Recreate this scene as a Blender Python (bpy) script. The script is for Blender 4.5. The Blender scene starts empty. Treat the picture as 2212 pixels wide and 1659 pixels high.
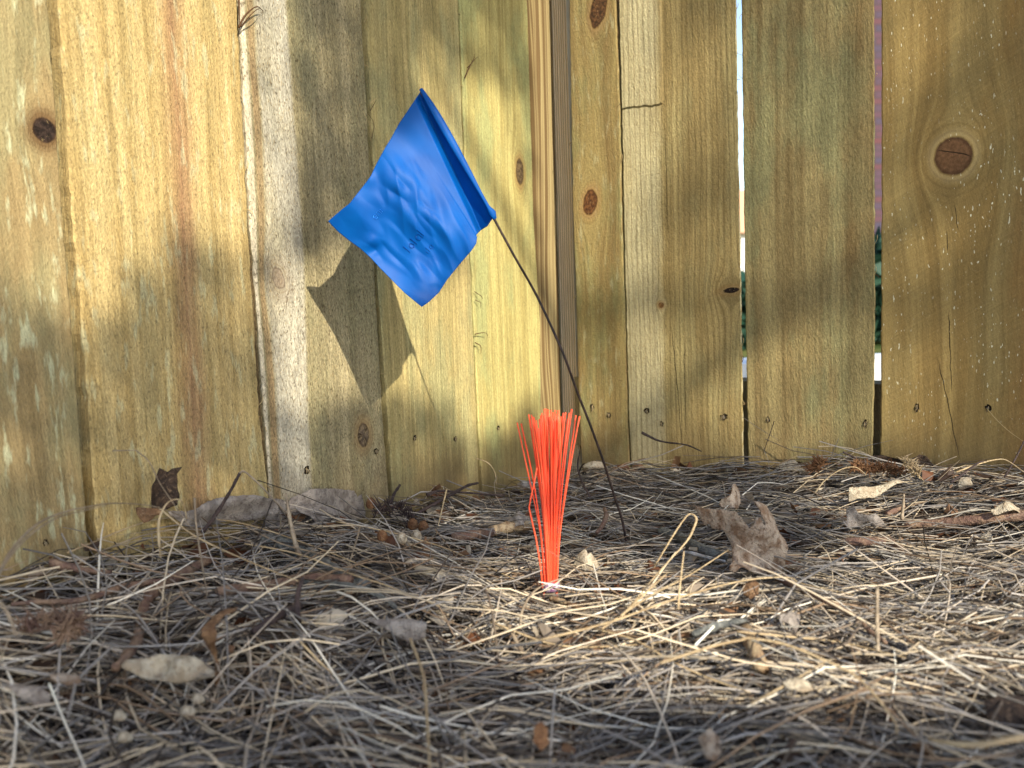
import bpy, bmesh, math, random
import numpy as np
from mathutils import Vector, Matrix, noise as mnoise
from mathutils.geometry import delaunay_2d_cdt

random.seed(7); rng = np.random.default_rng(11)
SC = bpy.context.scene
COL = SC.collection
R = math.radians

# ------------------------------------------------------------------ camera
CAM_H = 0.21
PITCH, ROLL = R(5.6), R(1.92)
LENS = 32.5
FW, FH = 2212.0, 1659.0                 # picture units used for measuring
FPX = LENS / 36.0 * FW
F0 = Vector((0, math.cos(PITCH), -math.sin(PITCH)))
U0 = Vector((0, math.sin(PITCH), math.cos(PITCH)))
R0 = Vector((1, 0, 0))
CR = math.cos(ROLL) * R0 - math.sin(ROLL) * U0
CU = math.sin(ROLL) * R0 + math.cos(ROLL) * U0
CAM = Vector((0, 0, CAM_H))
cd = bpy.data.cameras.new("camera"); cam = bpy.data.objects.new("camera", cd); COL.objects.link(cam)
cd.lens = LENS; cd.sensor_width = 36.0; cd.clip_start = 0.02; cd.clip_end = 500
m = Matrix((CR, CU, -F0)).transposed().to_4x4(); m.translation = CAM
cam.matrix_world = m
cd.dof.use_dof = True; cd.dof.focus_distance = 0.80; cd.dof.aperture_fstop = 9.5
SC.camera = cam

# ------------------------------------------------------------------ light
SUN_DIR = Vector((-0.087, 0.174, -0.120)).normalized()      # the way the light travels
TO_SUN = -SUN_DIR
ELEV = math.asin(TO_SUN.z); AZ = math.atan2(TO_SUN.x, TO_SUN.y)
w = bpy.data.worlds.new("World"); SC.world = w; w.use_nodes = True
nt = w.node_tree
sky = nt.nodes.new("ShaderNodeTexSky"); sky.sky_type = 'NISHITA'; sky.sun_disc = False
sky.sun_elevation = ELEV; sky.sun_rotation = AZ
bg = nt.nodes["Background"]; bg.inputs[1].default_value = 0.15
nt.links.new(sky.outputs[0], bg.inputs[0])
sd = bpy.data.lights.new("sun", 'SUN'); sd.energy = 3.5; sd.angle = R(0.53); sd.color = (1.0, 0.91, 0.74)
so = bpy.data.objects.new("sun", sd); COL.objects.link(so)
so.rotation_euler = SUN_DIR.to_track_quat('-Z', 'Y').to_euler()
SC.view_settings.view_transform = 'Standard'; SC.view_settings.look = 'None'
SC.view_settings.exposure = 1.15; SC.view_settings.gamma = 1.0
SC.cycles.use_denoising = True
SC.cycles.max_bounces = 6
SC.cycles.transparent_max_bounces = 6

# ------------------------------------------------------------------ helpers
def ray(px, py):
    return (F0 + CR * ((px - FW / 2) / FPX) - CU * ((py - FH / 2) / FPX))
def at(px, py, depth):
    return CAM + ray(px, py) * depth
CORNER = Vector((0.0503, 1.13, 0))
DL = Vector((-0.543, -0.840, 0)).normalized()
DR = Vector((0.840, -0.543, 0)).normalized()
XL, XR = -DL, DR                                   # image-right along each wing
YL, YR = Vector((0, 0, 1)).cross(XL), Vector((0, 0, 1)).cross(XR)   # into the fence
WING = {'L': (XL, YL), 'R': (XR, YR)}
def hit_plane(px, py, P, n):
    d = ray(px, py); return CAM + d * ((P - CAM).dot(n) / d.dot(n))
def wing_xz(wg, px, py, off=0.0):
    X, Y = WING[wg]
    p = hit_plane(px, py, CORNER + Y * off, Y)
    return (p - CORNER).dot(X), p.z
def srgb(r, g, b):
    f = lambda c: (c / 255 / 12.92) if c / 255 <= 0.04045 else ((c / 255 + 0.055) / 1.055) ** 2.4
    return (f(r), f(g), f(b), 1.0)
def tag(o, label=None, cat=None, group=None, kind=None):
    if label: o['label'] = label
    if cat: o['category'] = cat
    if group: o['group'] = group
    if kind: o['kind'] = kind
    return o
def link(name, me, mat=None, parent=None):
    o = bpy.data.objects.new(name, me); COL.objects.link(o)
    if mat: me.materials.append(mat)
    if parent: o.parent = parent
    return o
def empty(name, loc=(0, 0, 0)):
    o = bpy.data.objects.new(name, None); o.location = loc; o.empty_display_size = 0.02; COL.objects.link(o); return o
def mesh(name, vs, fs, mat=None, parent=None, smooth=False, col=None):
    me = bpy.data.meshes.new(name); me.from_pydata([tuple(v) for v in vs], [], fs)
    if smooth: me.shade_smooth()
    if col is not None:
        a = me.color_attributes.new("tint", 'FLOAT_COLOR', 'POINT')
        a.data.foreach_set('color', np.asarray(col, dtype=np.float32).ravel())
    me.update()
    return link(name, me, mat, parent)
def recentre(o):
    """move the object's origin to the base of its mesh"""
    me = o.data; n = len(me.vertices); co = np.empty(n * 3); me.vertices.foreach_get('co', co); co = co.reshape(-1, 3)
    c = np.array([co[:, 0].mean(), co[:, 1].mean(), co[:, 2].min()])
    me.vertices.foreach_set('co', (co - c).ravel()); me.update(); o.location = c
    return o
def tube_data(pts, rad, sides=6, flat=1.0, jit=0.0):
    pts = [Vector(p) for p in pts]; n = len(pts)
    if not hasattr(rad, '__len__'): rad = [rad] * n
    vs, fs = [], []
    up = Vector((0, 0, 1)); prev = None
    for i, p in enumerate(pts):
        t = (pts[min(i + 1, n - 1)] - pts[max(i - 1, 0)]).normalized()
        a = t.cross(up)
        if a.length < 0.1: a = t.cross(Vector((1, 0, 0)))
        a.normalize()
        if prev is not None and a.dot(prev) < 0: a = -a
        prev = a; b = t.cross(a)
        for k in range(sides):
            th = 2 * math.pi * k / sides
            r = rad[i] * (1 + (random.uniform(-jit, jit) if jit else 0))
            vs.append(p + a * math.cos(th) * r + b * math.sin(th) * r * flat)
    for i in range(n - 1):
        for k in range(sides):
            k2 = (k + 1) % sides
            fs.append((i * sides + k, i * sides + k2, (i + 1) * sides + k2, (i + 1) * sides + k))
    fs.append(tuple(range(sides))[::-1]); fs.append(tuple((n - 1) * sides + k for k in range(sides)))
    return vs, fs
def smooth_path(pts, n=6):
    """Catmull-Rom through pts"""
    P = [Vector(p) for p in pts]; P = [P[0] * 2 - P[1]] + P + [P[-1] * 2 - P[-2]]; out = []
    for i in range(1, len(P) - 2):
        for k in range(n):
            t = k / n; a, b, c, d = P[i - 1], P[i], P[i + 1], P[i + 2]
            out.append(0.5 * ((2 * b) + (c - a) * t + (2 * a - 5 * b + 4 * c - d) * t * t + (3 * b - a - 3 * c + d) * t ** 3))
    out.append(P[-2]); return out

class N:
    """tiny node-expression helper"""
    def __init__(s, name, rough=0.8, spec=0.3):
        s.mat = bpy.data.materials.new(name); s.mat.use_nodes = True
        s.t = s.mat.node_tree; s.b = s.t.nodes["Principled BSDF"]
        s.b.inputs['Roughness'].default_value = rough
        s.b.inputs['Specular IOR Level'].default_value = spec
    def put(s, sock, v):
        if v is None: return
        if isinstance(v, bpy.types.NodeSocket): s.t.links.new(v, sock)
        else:
            if hasattr(v, '__len__') and len(v) == 4 and len(sock.default_value) == 3: v = v[:3]
            sock.default_value = v
    def m(s, op, a, b=None, c=None, clamp=False):
        n = s.t.nodes.new("ShaderNodeMath"); n.operation = op; n.use_clamp = clamp
        for i, v in enumerate((a, b, c)): s.put(n.inputs[i], v)
        return n.outputs[0]
    def add(s, a, b): return s.m('ADD', a, b)
    def mul(s, a, b): return s.m('MULTIPLY', a, b)
    def sub(s, a, b): return s.m('SUBTRACT', a, b)
    def comb(s, x, y, z):
        n = s.t.nodes.new("ShaderNodeCombineXYZ")
        for i, v in enumerate((x, y, z)): s.put(n.inputs[i], v)
        return n.outputs[0]
    def noise(s, vec, scale=1.0, detail=2.0, rough=0.5):
        n = s.t.nodes.new("ShaderNodeTexNoise"); s.put(n.inputs['Vector'], vec)
        n.inputs['Scale'].default_value = scale; n.inputs['Detail'].default_value = detail; n.inputs['Roughness'].default_value = rough
        return n.outputs['Fac']
    def mr(s, v, a, b, c=0.0, d=1.0):
        n = s.t.nodes.new("ShaderNodeMapRange"); n.interpolation_type = 'SMOOTHSTEP'
        for i, q in enumerate((v, a, b, c, d)): s.put(n.inputs[i], q)
        return n.outputs[0]
    def mix(s, f, a, b, blend='MIX'):
        n = s.t.nodes.new("ShaderNodeMix"); n.data_type = 'RGBA'; n.blend_type = blend
        s.put(n.inputs[0], f); s.put(n.inputs[6], a); s.put(n.inputs[7], b); return n.outputs[2]
    def scalec(s, c, f):
        n = s.t.nodes.new("ShaderNodeVectorMath"); n.operation = 'SCALE'; s.put(n.inputs[0], c); s.put(n.inputs[3], f); return n.outputs[0]
    def objc(s):
        n = s.t.nodes.new("ShaderNodeTexCoord"); q = s.t.nodes.new("ShaderNodeSeparateXYZ"); s.t.links.new(n.outputs['Object'], q.inputs[0])
        return q.outputs[0], q.outputs[1], q.outputs[2], n.outputs['Object']
    def attr(s, name):
        n = s.t.nodes.new("ShaderNodeAttribute"); n.attribute_name = name; return n.outputs['Color']
    def bump(s, h, dist, strength=1.0):
        n = s.t.nodes.new("ShaderNodeBump"); n.inputs['Distance'].default_value = dist; n.inputs['Strength'].default_value = strength
        s.put(n.inputs['Height'], h); s.t.links.new(n.outputs[0], s.b.inputs['Normal'])
    def color(s, c): s.put(s.b.inputs['Base Color'], c)

# ------------------------------------------------------------------ wood
def wood(name, ca, cb, seed=1.0, green=0.3, gcol=srgb(150, 152, 112), band=105, bandc=1.0, streak=0.35, fuzz=0.35, speck=0.25, fleck=0.0,
         wave=1.0, lines=0.0, linescale=170, zones=(), knots=(), saw=0.0, resin=0.0, bumpd=0.0011, bot=0.0, cracks=(), notch=None):
    def ds(c_, k=.95):
        l_ = .25 * c_[0] + .6 * c_[1] + .15 * c_[2]; q_ = [l_ + (q - l_) * k for q in c_[:3]]; return (q_[0] * .87, q_[1] * .90, q_[2] * .89, 1.0)
    ca, cb, gcol = ds(ca), ds(cb), ds(gcol)
    n = N(name, 0.85, 0.2)
    x, y, z, _ = n.objc()
    tcn = n.t.nodes.new("ShaderNodeTexCoord"); spn = n.t.nodes.new("ShaderNodeSeparateXYZ"); n.t.links.new(tcn.outputs['Normal'], spn.inputs[0])
    side = n.m('GREATER_THAN', n.m('ABSOLUTE', spn.outputs[0]), .75)
    x = n.add(n.mul(x, n.sub(1.0, side)), n.mul(n.mul(y, 1.0), side))
    sd = n.add(n.mul(y, n.sub(1.0, side)), seed * 3.71)
    wv = n.noise(n.comb(n.mul(x, 5.0), sd, n.mul(z, 3.0)), 1, 2)
    xp = n.add(x, n.mul(n.sub(wv, 0.5), 0.014 * wave))
    ds = []
    for k in knots:
        dx = n.sub(x, k['x']); dz = n.sub(z, k['z'])
        if k.get('rot'):
            c_, s_ = math.cos(k['rot']), math.sin(k['rot'])
            ex = n.add(n.mul(dx, c_), n.mul(dz, s_)); ez = n.sub(n.mul(dz, c_), n.mul(dx, s_))
        else: ex, ez = dx, dz
        ex = n.m('DIVIDE', ex, k['rx']); ez = n.m('DIVIDE', ez, k['rz'])
        d2 = n.add(n.mul(ex, ex), n.mul(ez, ez)); ds.append((d2, ex, ez))
        fx = n.m('DIVIDE', dx, k['rx'] * 1.5); fz = n.m('DIVIDE', dz, k['rx'] * 1.5 * k.get('flow', 2.4))
        f2 = n.add(n.mul(fx, fx), n.mul(fz, fz))
        xp = n.sub(xp, n.m('DIVIDE', dx, n.m('MAXIMUM', f2, 1.0)))
    bd = n.noise(n.comb(n.mul(xp, band), sd, n.mul(z, 1.3)), 1, 3, 0.6)
    st = n.noise(n.comb(n.mul(xp, 430), sd, n.mul(z, 16)), 1, 3, 0.6)
    fz = n.noise(n.comb(n.mul(x, 820), sd, n.mul(z, 430)), 1, 3, 0.65)
    fz2 = n.noise(n.comb(n.mul(x, 520), n.add(sd, 9), n.mul(z, 300)), 1, 2, 0.6)
    fib = n.noise(n.comb(n.mul(n.add(x, n.mul(z, 0.25)), 700), n.add(sd, 4), n.mul(n.sub(z, n.mul(x, .2)), 110)), 1, 2, 0.6)
    bl = n.noise(n.comb(n.mul(x, 22), n.add(sd, 5), n.mul(z, 7)), 1, 4, 0.6)
    c = n.mix(n.mul(n.mr(bd, .36, .64), bandc), ca, cb)
    c = n.mix(n.mul(n.mr(bl, .45, .62), green), c, gcol)
    for zo in zones:       # (x0, x1, soft, colour, amount)
        x0, x1, sf, zc, am = zo
        xz = n.add(xp, n.mul(n.sub(n.noise(n.comb(n.mul(x, 60), n.add(sd, 2), n.mul(z, 25)), 1, 4, .7), .5), sf * 2.0))
        mk = n.mul(n.mr(xz, x0 - sf, x0 + sf), n.mr(xz, x1 - sf, x1 + sf, 1.0, 0.0))
        mk = n.mul(mk, n.mr(n.noise(n.comb(n.mul(x, 30), n.add(sd, 3), n.mul(z, 9)), 1, 3), .2, .55, .55, 1.0))
        c = n.mix(n.mul(mk, am), c, zc)
    if lines:
        ln = n.m('SINE', n.mul(n.add(n.mul(xp, linescale * 6.283), n.mul(bl, 7.0)), 1.0))
        c = n.mix(n.mul(n.mr(ln, .35, 1.0), lines), c, srgb(96, 78, 48))
    if fleck:
        fk = n.noise(n.comb(n.mul(x, 150), n.add(sd, 6), n.mul(z, 34)), 1, 3, .6)
        c = n.mix(n.mul(n.mr(fk, .54, .68), fleck), c, srgb(186, 186, 150))
    c = n.scalec(c, n.add(1.0, n.mul(n.sub(st, .5), streak * 2.3)))
    c = n.scalec(c, n.add(1.0, n.mul(n.sub(fz, .5), fuzz * 3.2)))
    c = n.scalec(c, n.add(1.0, n.mul(n.sub(fib, .5), fuzz * 2.0)))
    c = n.mix(n.mul(n.mr(fz2, .58, .68), n.m('MINIMUM', speck * 1.4, 1.0)), c, srgb(74, 60, 38))
    if saw:
        sw = n.noise(n.comb(n.mul(n.add(n.mul(x, .50), n.mul(z, -.86)), 420), n.add(sd, 1), n.mul(n.add(n.mul(x, .86), n.mul(z, .50)), 10)), 1, 2, .6)
        c = n.scalec(c, n.add(1.0, n.mul(n.sub(sw, .5), saw)))
    if resin:
        rs = n.noise(n.comb(n.mul(x, 560), n.add(sd, 8), n.mul(z, 190)), 1, 1, .5)
        rz = n.mr(n.noise(n.comb(n.mul(x, 25), sd, n.mul(z, 9)), 1, 2), .35, .6)
        c = n.mix(n.mul(n.mul(n.mr(rs, .70, .75), rz), resin), c, srgb(240, 236, 205))
    for k, (d2, ex, ez) in zip(knots, ds):
        d = n.m('SQRT', d2); wob = n.mul(n.sub(n.noise(n.comb(n.mul(x, 160), sd, n.mul(z, 120)), 1, 3), .5), k.get('wob', .4))
        dd = n.add(d, wob)
        halo = n.mr(dd, .9, k.get('halo', 2.1), 1.0, 0.0)
        c = n.mix(n.mul(halo, k.get('haloa', .5)), c, k.get('hc', srgb(140, 96, 48)))
        rg = n.mul(n.mr(n.m('SINE', n.mul(dd, 16.0)), .2, 1.0), n.mr(dd, 1.0, 3.0, .30, 0.0)); c = n.mix(rg, c, srgb(92, 66, 36))
        c = n.mix(n.mul(n.mr(dd, 1.0, 1.12), n.mr(dd, 1.12, 1.6, k.get('pale', .10), 0.0)), c, srgb(214, 196, 150))
        ang = n.m('ARCTAN2', ez, ex)
        crk = n.noise(n.comb(n.mul(ang, 3.0), 0.3, n.mul(d, .8)), 1, 2)
        kc = n.mix(n.mr(n.noise(n.comb(n.mul(x, 300), sd, n.mul(z, 300)), 1, 3), .3, .7), k.get('c1', srgb(64, 44, 28)), k.get('c2', srgb(112, 78, 50)))
        kc = n.mix(n.mul(n.mr(crk, .56, .60), k.get('crack', .0)), kc, srgb(24, 16, 10))
        rim = n.mul(n.mr(dd, .72, .95), 1.0)
        kc = n.mix(n.mul(rim, .55), kc, srgb(52, 34, 20))
        c = n.mix(n.mul(n.mr(dd, .92, 1.08, 1.0, 0.0), k.get('a', 1.0)), c, kc)
    for (x0, z0, x1, z1, wd) in cracks:      # fine drying cracks
        L = math.hypot(x1 - x0, z1 - z0); ux, uz = (x1 - x0) / L, (z1 - z0) / L
        dx = n.sub(x, x0); dz = n.sub(z, z0)
        al = n.add(n.mul(dx, ux), n.mul(dz, uz))
        pe = n.m('ABSOLUTE', n.add(n.sub(n.mul(dx, uz), n.mul(dz, ux)), n.mul(n.sub(n.noise(n.comb(n.mul(z, 60), 0.0, n.mul(x, 60)), 1, 2), .5), .004)))
        mk = n.mul(n.mr(pe, wd * .2, wd * .75, 1.0, 0.0), n.mul(n.mr(al, 0.0, L * .2), n.mr(al, L * .8, L, 1.0, 0.0)))
        c = n.mix(mk, c, srgb(40, 30, 18))
    if bot:      # earth splashed on the foot of the board
        c = n.mix(n.mul(n.mr(n.add(z, n.mul(n.sub(bl, .5), .12)), .0, .085, 1.0, 0.0), min(1, bot * 1.8)), c, srgb(112, 92, 64))
    n.color(c)
    h = n.add(n.add(n.mul(fz, .8), n.mul(fib, .7)), n.add(n.mul(st, .6), n.mul(bd, .8)))
    if saw: h = n.add(h, n.mul(sw, .9))
    if notch:
        x0, x1, z0 = notch
        q = n.add(n.sub(z, z0), n.mul(n.sub(n.noise(n.comb(n.mul(x, 40), 0., 0.), 1, 2), .5), .01))
        h = n.add(h, n.mul(n.mul(n.mr(q, 0.0, .003), n.mr(x, x0 - .001, x0 + .001)), n.mul(n.mr(x, x1 - .002, x1 + .002, 1.0, 0.0), 3.5)))
    n.bump(h, bumpd, 1.0)
    return n.mat

# ------------------------------------------------------------------ ground height
def fence_base(px, py, wg):
    s, z = wing_xz(wg, px, py); X, Y = WING[wg]; p = CORNER + X * s
    return (p.x, p.y, z)
CTRL = [fence_base(*a) for a in ((-250, 1330, 'L'), (0, 1262, 'L'), (205, 1200, 'L'), (390, 1160, 'L'), (575, 1128, 'L'), (840, 1088, 'L'), (1030, 1062, 'L'), (1165, 1040, 'L'),
        (1255, 1006, 'R'), (1400, 992, 'R'), (1600, 996, 'R'), (1900, 1000, 'R'), (2212, 1022, 'R'), (2500, 1045, 'R'))]
CTRL += [(0.025, .67, 0.0), (.11, .76, .0), (-.14, .62, .026), (-.22, .52, .028), (-.20, .60, .026), (.28, .72, .004), (.42, .6, .012), (.30, .45, .004), (-.02, .45, -.002), (-.15, .38, .006),
         (0, .25, 0), (.5, .3, 0), (-.4, .1, 0), (.12, .95, .0), (.02, .85, .002), (-.09, .80, .006), (-.17, .66, .032), (.9, .4, .02), (0, -.3, 0), (1.2, 0, 0), (-1, -.3, 0), (.8, -.3, 0)]
CP = np.array(CTRL)
CP[:3, 2] += .010; CP[3:6, 2] += .007; CP[6:8, 2] -= .002; CP[8:14, 2] += .001
def gh_np(x, y):
    d2 = (x[..., None] - CP[:, 0]) ** 2 + (y[..., None] - CP[:, 1]) ** 2
    wgt = 1.0 / (d2 + 0.0006) ** 1.6
    h = (wgt * CP[:, 2]).sum(-1) / wgt.sum(-1)
    h = h + 0.0045 * np.sin(x * 31 + 1.3 * np.sin(y * 23)) * np.cos(y * 37 + .7) + 0.003 * np.sin(x * 71 + y * 50)
    return h
def gh(x, y): return float(gh_np(np.array(float(x)), np.array(float(y))))
def ground_hit(px, py):
    d = ray(px, py); t = 0.15
    while t < 3.0:
        p = CAM + d * t
        if p.z <= gh(p.x, p.y): return p
        t += 0.002
    return CAM + d * 1.0

# ------------------------------------------------------------------ setting: ground, beyond the fence
gm = N("soil", 0.95, 0.1); _, _, _, ov = gm.objc()
c = gm.mix(gm.mr(gm.noise(ov, 60, 4, .6), .35, .65), srgb(18, 16, 15), srgb(40, 34, 30))
gm.color(c); gm.bump(gm.noise(ov, 180, 4, .7), .006, 1)
gs = []; xs = np.concatenate([np.array([-60, -20, -6, -2.5]), np.linspace(-1.2, 1.5, 110), np.array([2.5, 6, 20, 60])])
ys = np.concatenate([np.array([-40, -10, -3]), np.linspace(-.9, 1.45, 100), np.array([1.8, 2.5, 4, 8, 20, 50, 90])])
XX, YY = np.meshgrid(xs, ys); ZZ = gh_np(XX, YY) - 0.032
far = (XX < -1.3) | (XX > 1.6) | (YY < -1) | (YY > 1.5); ZZ[far] = -0.02
vs = np.stack([XX, YY, ZZ], -1).reshape(-1, 3); nx = len(xs)
fs = [(j * nx + i, j * nx + i + 1, (j + 1) * nx + i + 1, (j + 1) * nx + i) for j in range(len(ys) - 1) for i in range(nx - 1)]
g = mesh("ground", vs, fs, gm.mat, smooth=True); tag(g, kind='structure')

lm = N("turf", 0.95, 0.1); _, _, _, ov = lm.objc()
lm.color(lm.mix(lm.mr(lm.noise(ov, 6, 4), .35, .65), srgb(58, 74, 36), srgb(104, 104, 56)))
ln_ = mesh("lawn", [(-40, 1.9, -.01), (60, 1.9, -.01), (60, 80, -.01), (-40, 80, -.01)], [(0, 1, 2, 3)], lm.mat); tag(ln_, kind='structure')

# ------------------------------------------------------------------ fence
fence = empty("wooden_fence", CORNER)
tag(fence, "pine board fence turning an inside corner behind the blue flag", "fence")
def place_wing(o, wg, x0, yoff):
    X, Y = WING[wg]
    mm = Matrix((X, Y, Vector((0, 0, 1)))).transposed().to_4x4(); mm.translation = CORNER + X * x0 + Y * yoff
    o.parent = fence; o.matrix_parent_inverse = Matrix.Translation(-CORNER); o.matrix_basis = mm
    return mm
def edge_fn(wg, pts, off):
    q = sorted([wing_xz(wg, a, b, off)[::-1] for a, b in pts])
    zz = [a for a, b in q]; ss = [b for a, b in q]
    return lambda z: float(np.interp(z, zz, ss))
TOP = 1.75
BOARDS = {}
def board(key, wg, left, right, mat_fn, label, off=0.0, thick=0.016, jit=0.0004, backin=0.0):
    fl, fr = edge_fn(wg, left, off), edge_fn(wg, right, off)
    x0 = fl(0.1); zs = [-.035]
    while zs[-1] < .62: zs.append(zs[-1] + .006)
    while zs[-1] < TOP: zs.append(zs[-1] + .05)
    vs, fs = [], []; b = .0011
    def wob(z, s):
        return (mnoise.noise((z * 60, s * 7.7, 0)) * 1.1 + mnoise.noise((z * 260, s * 3.1, 5))) * jit * 1.6
    sd = hash(key) % 50 + len(key)
    sd = sum(ord(ch) for ch in key)
    for i, z in enumerate(zs):
        l, r = fl(z) - x0 + wob(z, sd), fr(z) - x0 + wob(z, sd + 1)
        q = wob(z, sd + 2)
        for (xx, yy) in ((l, thick), (l, b + abs(q)), (l + b + abs(q), 0), (r - b, 0), (r, b + abs(q)), (r - backin, thick)): vs.append((xx, yy, z))
        if i:
            o_ = (i - 1) * 6
            for k in range(6):
                k2 = (k + 1) % 6; fs.append((o_ + k, o_ + k2, o_ + 6 + k2, o_ + 6 + k))
    fs.append((5, 4, 3, 2, 1, 0)); e = (len(zs) - 1) * 6; fs.append(tuple(e + k for k in range(6)))
    conv = lambda px, py: (lambda q: (q[0] - x0, q[1]))(wing_xz(wg, px, py, off))
    W = fr(.1) - fl(.1)
    mat = mat_fn(conv, W)
    o = mesh("board", vs, fs, mat); place_wing(o, wg, x0, off)
    if label: o['label'] = label
    BOARDS[key] = (o, wg, x0, off, conv)
    return o
def KN(conv, px, py, rxp, rzp, **k):
    a = conv(px, py); b = conv(px + rxp, py); d = conv(px, py - rzp)
    return dict(x=a[0], z=a[1], rx=abs(b[0] - a[0]), rz=abs(d[1] - a[1]), **k)
def CK(conv, x0, y0, x1, y1, wd=.0006):
    a = conv(x0, y0); b = conv(x1, y1); return (a[0], a[1], b[0], b[1], wd)

C_TAN, C_TAN2 = srgb(184, 158, 108), srgb(158, 132, 86)
C_YEL, C_YEL2 = srgb(198, 172, 110), srgb(170, 143, 86)
C_GRN = srgb(150, 152, 106)
# --- left wing, from the camera to the corner
board('L0', 'L', [(-420, 0), (-330, 1200)], [(105, 0), (136, 464), (168, 870), (193, 1188)],
      lambda cv, W: wood("wood_L1", srgb(172, 146, 100), srgb(150, 126, 84), 1.3, .35, fleck=.75, streak=.3, fuzz=.25, speck=.12, bot=.3,
        knots=[KN(cv, 96, 281, 25, 27, c1=srgb(26, 18, 14), c2=srgb(62, 48, 40), halo=2.4, haloa=.85, hc=srgb(92, 66, 40), crack=.8, pale=0.0)]),
      "board with a black knot at its edge")
board('L1', 'L', [(129, 0), (157, 464), (192, 870), (214, 1188)], [(512, 0), (536, 464), (562, 907), (582, 1075)],
      lambda cv, W: wood("wood_L2", srgb(196, 168, 112), srgb(172, 144, 90), 2.2, .15, fleck=.45, streak=.3, fuzz=.4, speck=.3, bot=.25,
        zones=[(W * .51, W * .64, .009, srgb(150, 112, 84), .65), (W * .565, W * .58, .002, srgb(120, 82, 60), .45)]),
      "board with a reddish streak down its middle", jit=.0007)
board('L2', 'L', [(519, 0), (541, 464), (574, 907), (585, 1070)], [(780, 0), (800, 364), (811, 610), (828, 907), (842, 1084)],
      lambda cv, W: wood("wood_L3", srgb(168, 152, 116), srgb(146, 132, 98), 3.7, .35, streak=.3, fuzz=.55, speck=.45, bot=.3, gcol=srgb(140, 134, 98),
        zones=[(-.01, W * .03, .001, srgb(196, 184, 158), .9), (W * .10, W * .34, .0025, srgb(178, 172, 156), .75), (W * .045, W * .09, .001, srgb(150, 120, 84), .6)],
        knots=[KN(cv, 785, 940, 12, 26, c1=srgb(70, 62, 60), c2=srgb(128, 112, 90), halo=2.4, haloa=.6, crack=.9, a=.8, hc=srgb(120, 88, 50)),
               KN(cv, 602, 602, 13, 26, rot=.35, c1=srgb(120, 100, 80), c2=srgb(170, 150, 128), a=.45, haloa=.35, halo=3.0, hc=srgb(116, 96, 80))]),
      "board with a bleached grey stripe at its left side", jit=.0006)
board('L3', 'L', [(793, 0), (809, 364), (818, 610), (840, 907), (850, 1065)], [(990, 0), (1001, 336), (1018, 610), (1030, 907), (1036, 1050)],
      lambda cv, W: wood("wood_L4", srgb(190, 168, 112), srgb(164, 146, 94), 4.1, .45, streak=.5, fuzz=.35, speck=.2, bot=.4, band=150),
      "board right behind the blue flag", jit=.0005)
board('L4', 'L', [(994, 0), (1005, 336), (1021, 610), (1034, 907), (1044, 1050)], [(1139, 0), (1146, 224), (1153, 464), (1167, 694), (1169, 907), (1171, 980)],
      lambda cv, W: wood("wood_L5", srgb(192, 176, 112), srgb(170, 152, 92), 5.6, .6, streak=.4, fuzz=.3, speck=.15, bot=.4, gcol=srgb(158, 164, 112), band=150,
        knots=[KN(cv, 1123, 372, 8, 28, c1=srgb(62, 50, 36), c2=srgb(118, 98, 70), halo=1.9, haloa=.7, hc=srgb(128, 92, 40))]),
      "narrow yellow board with one long knot")
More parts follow.
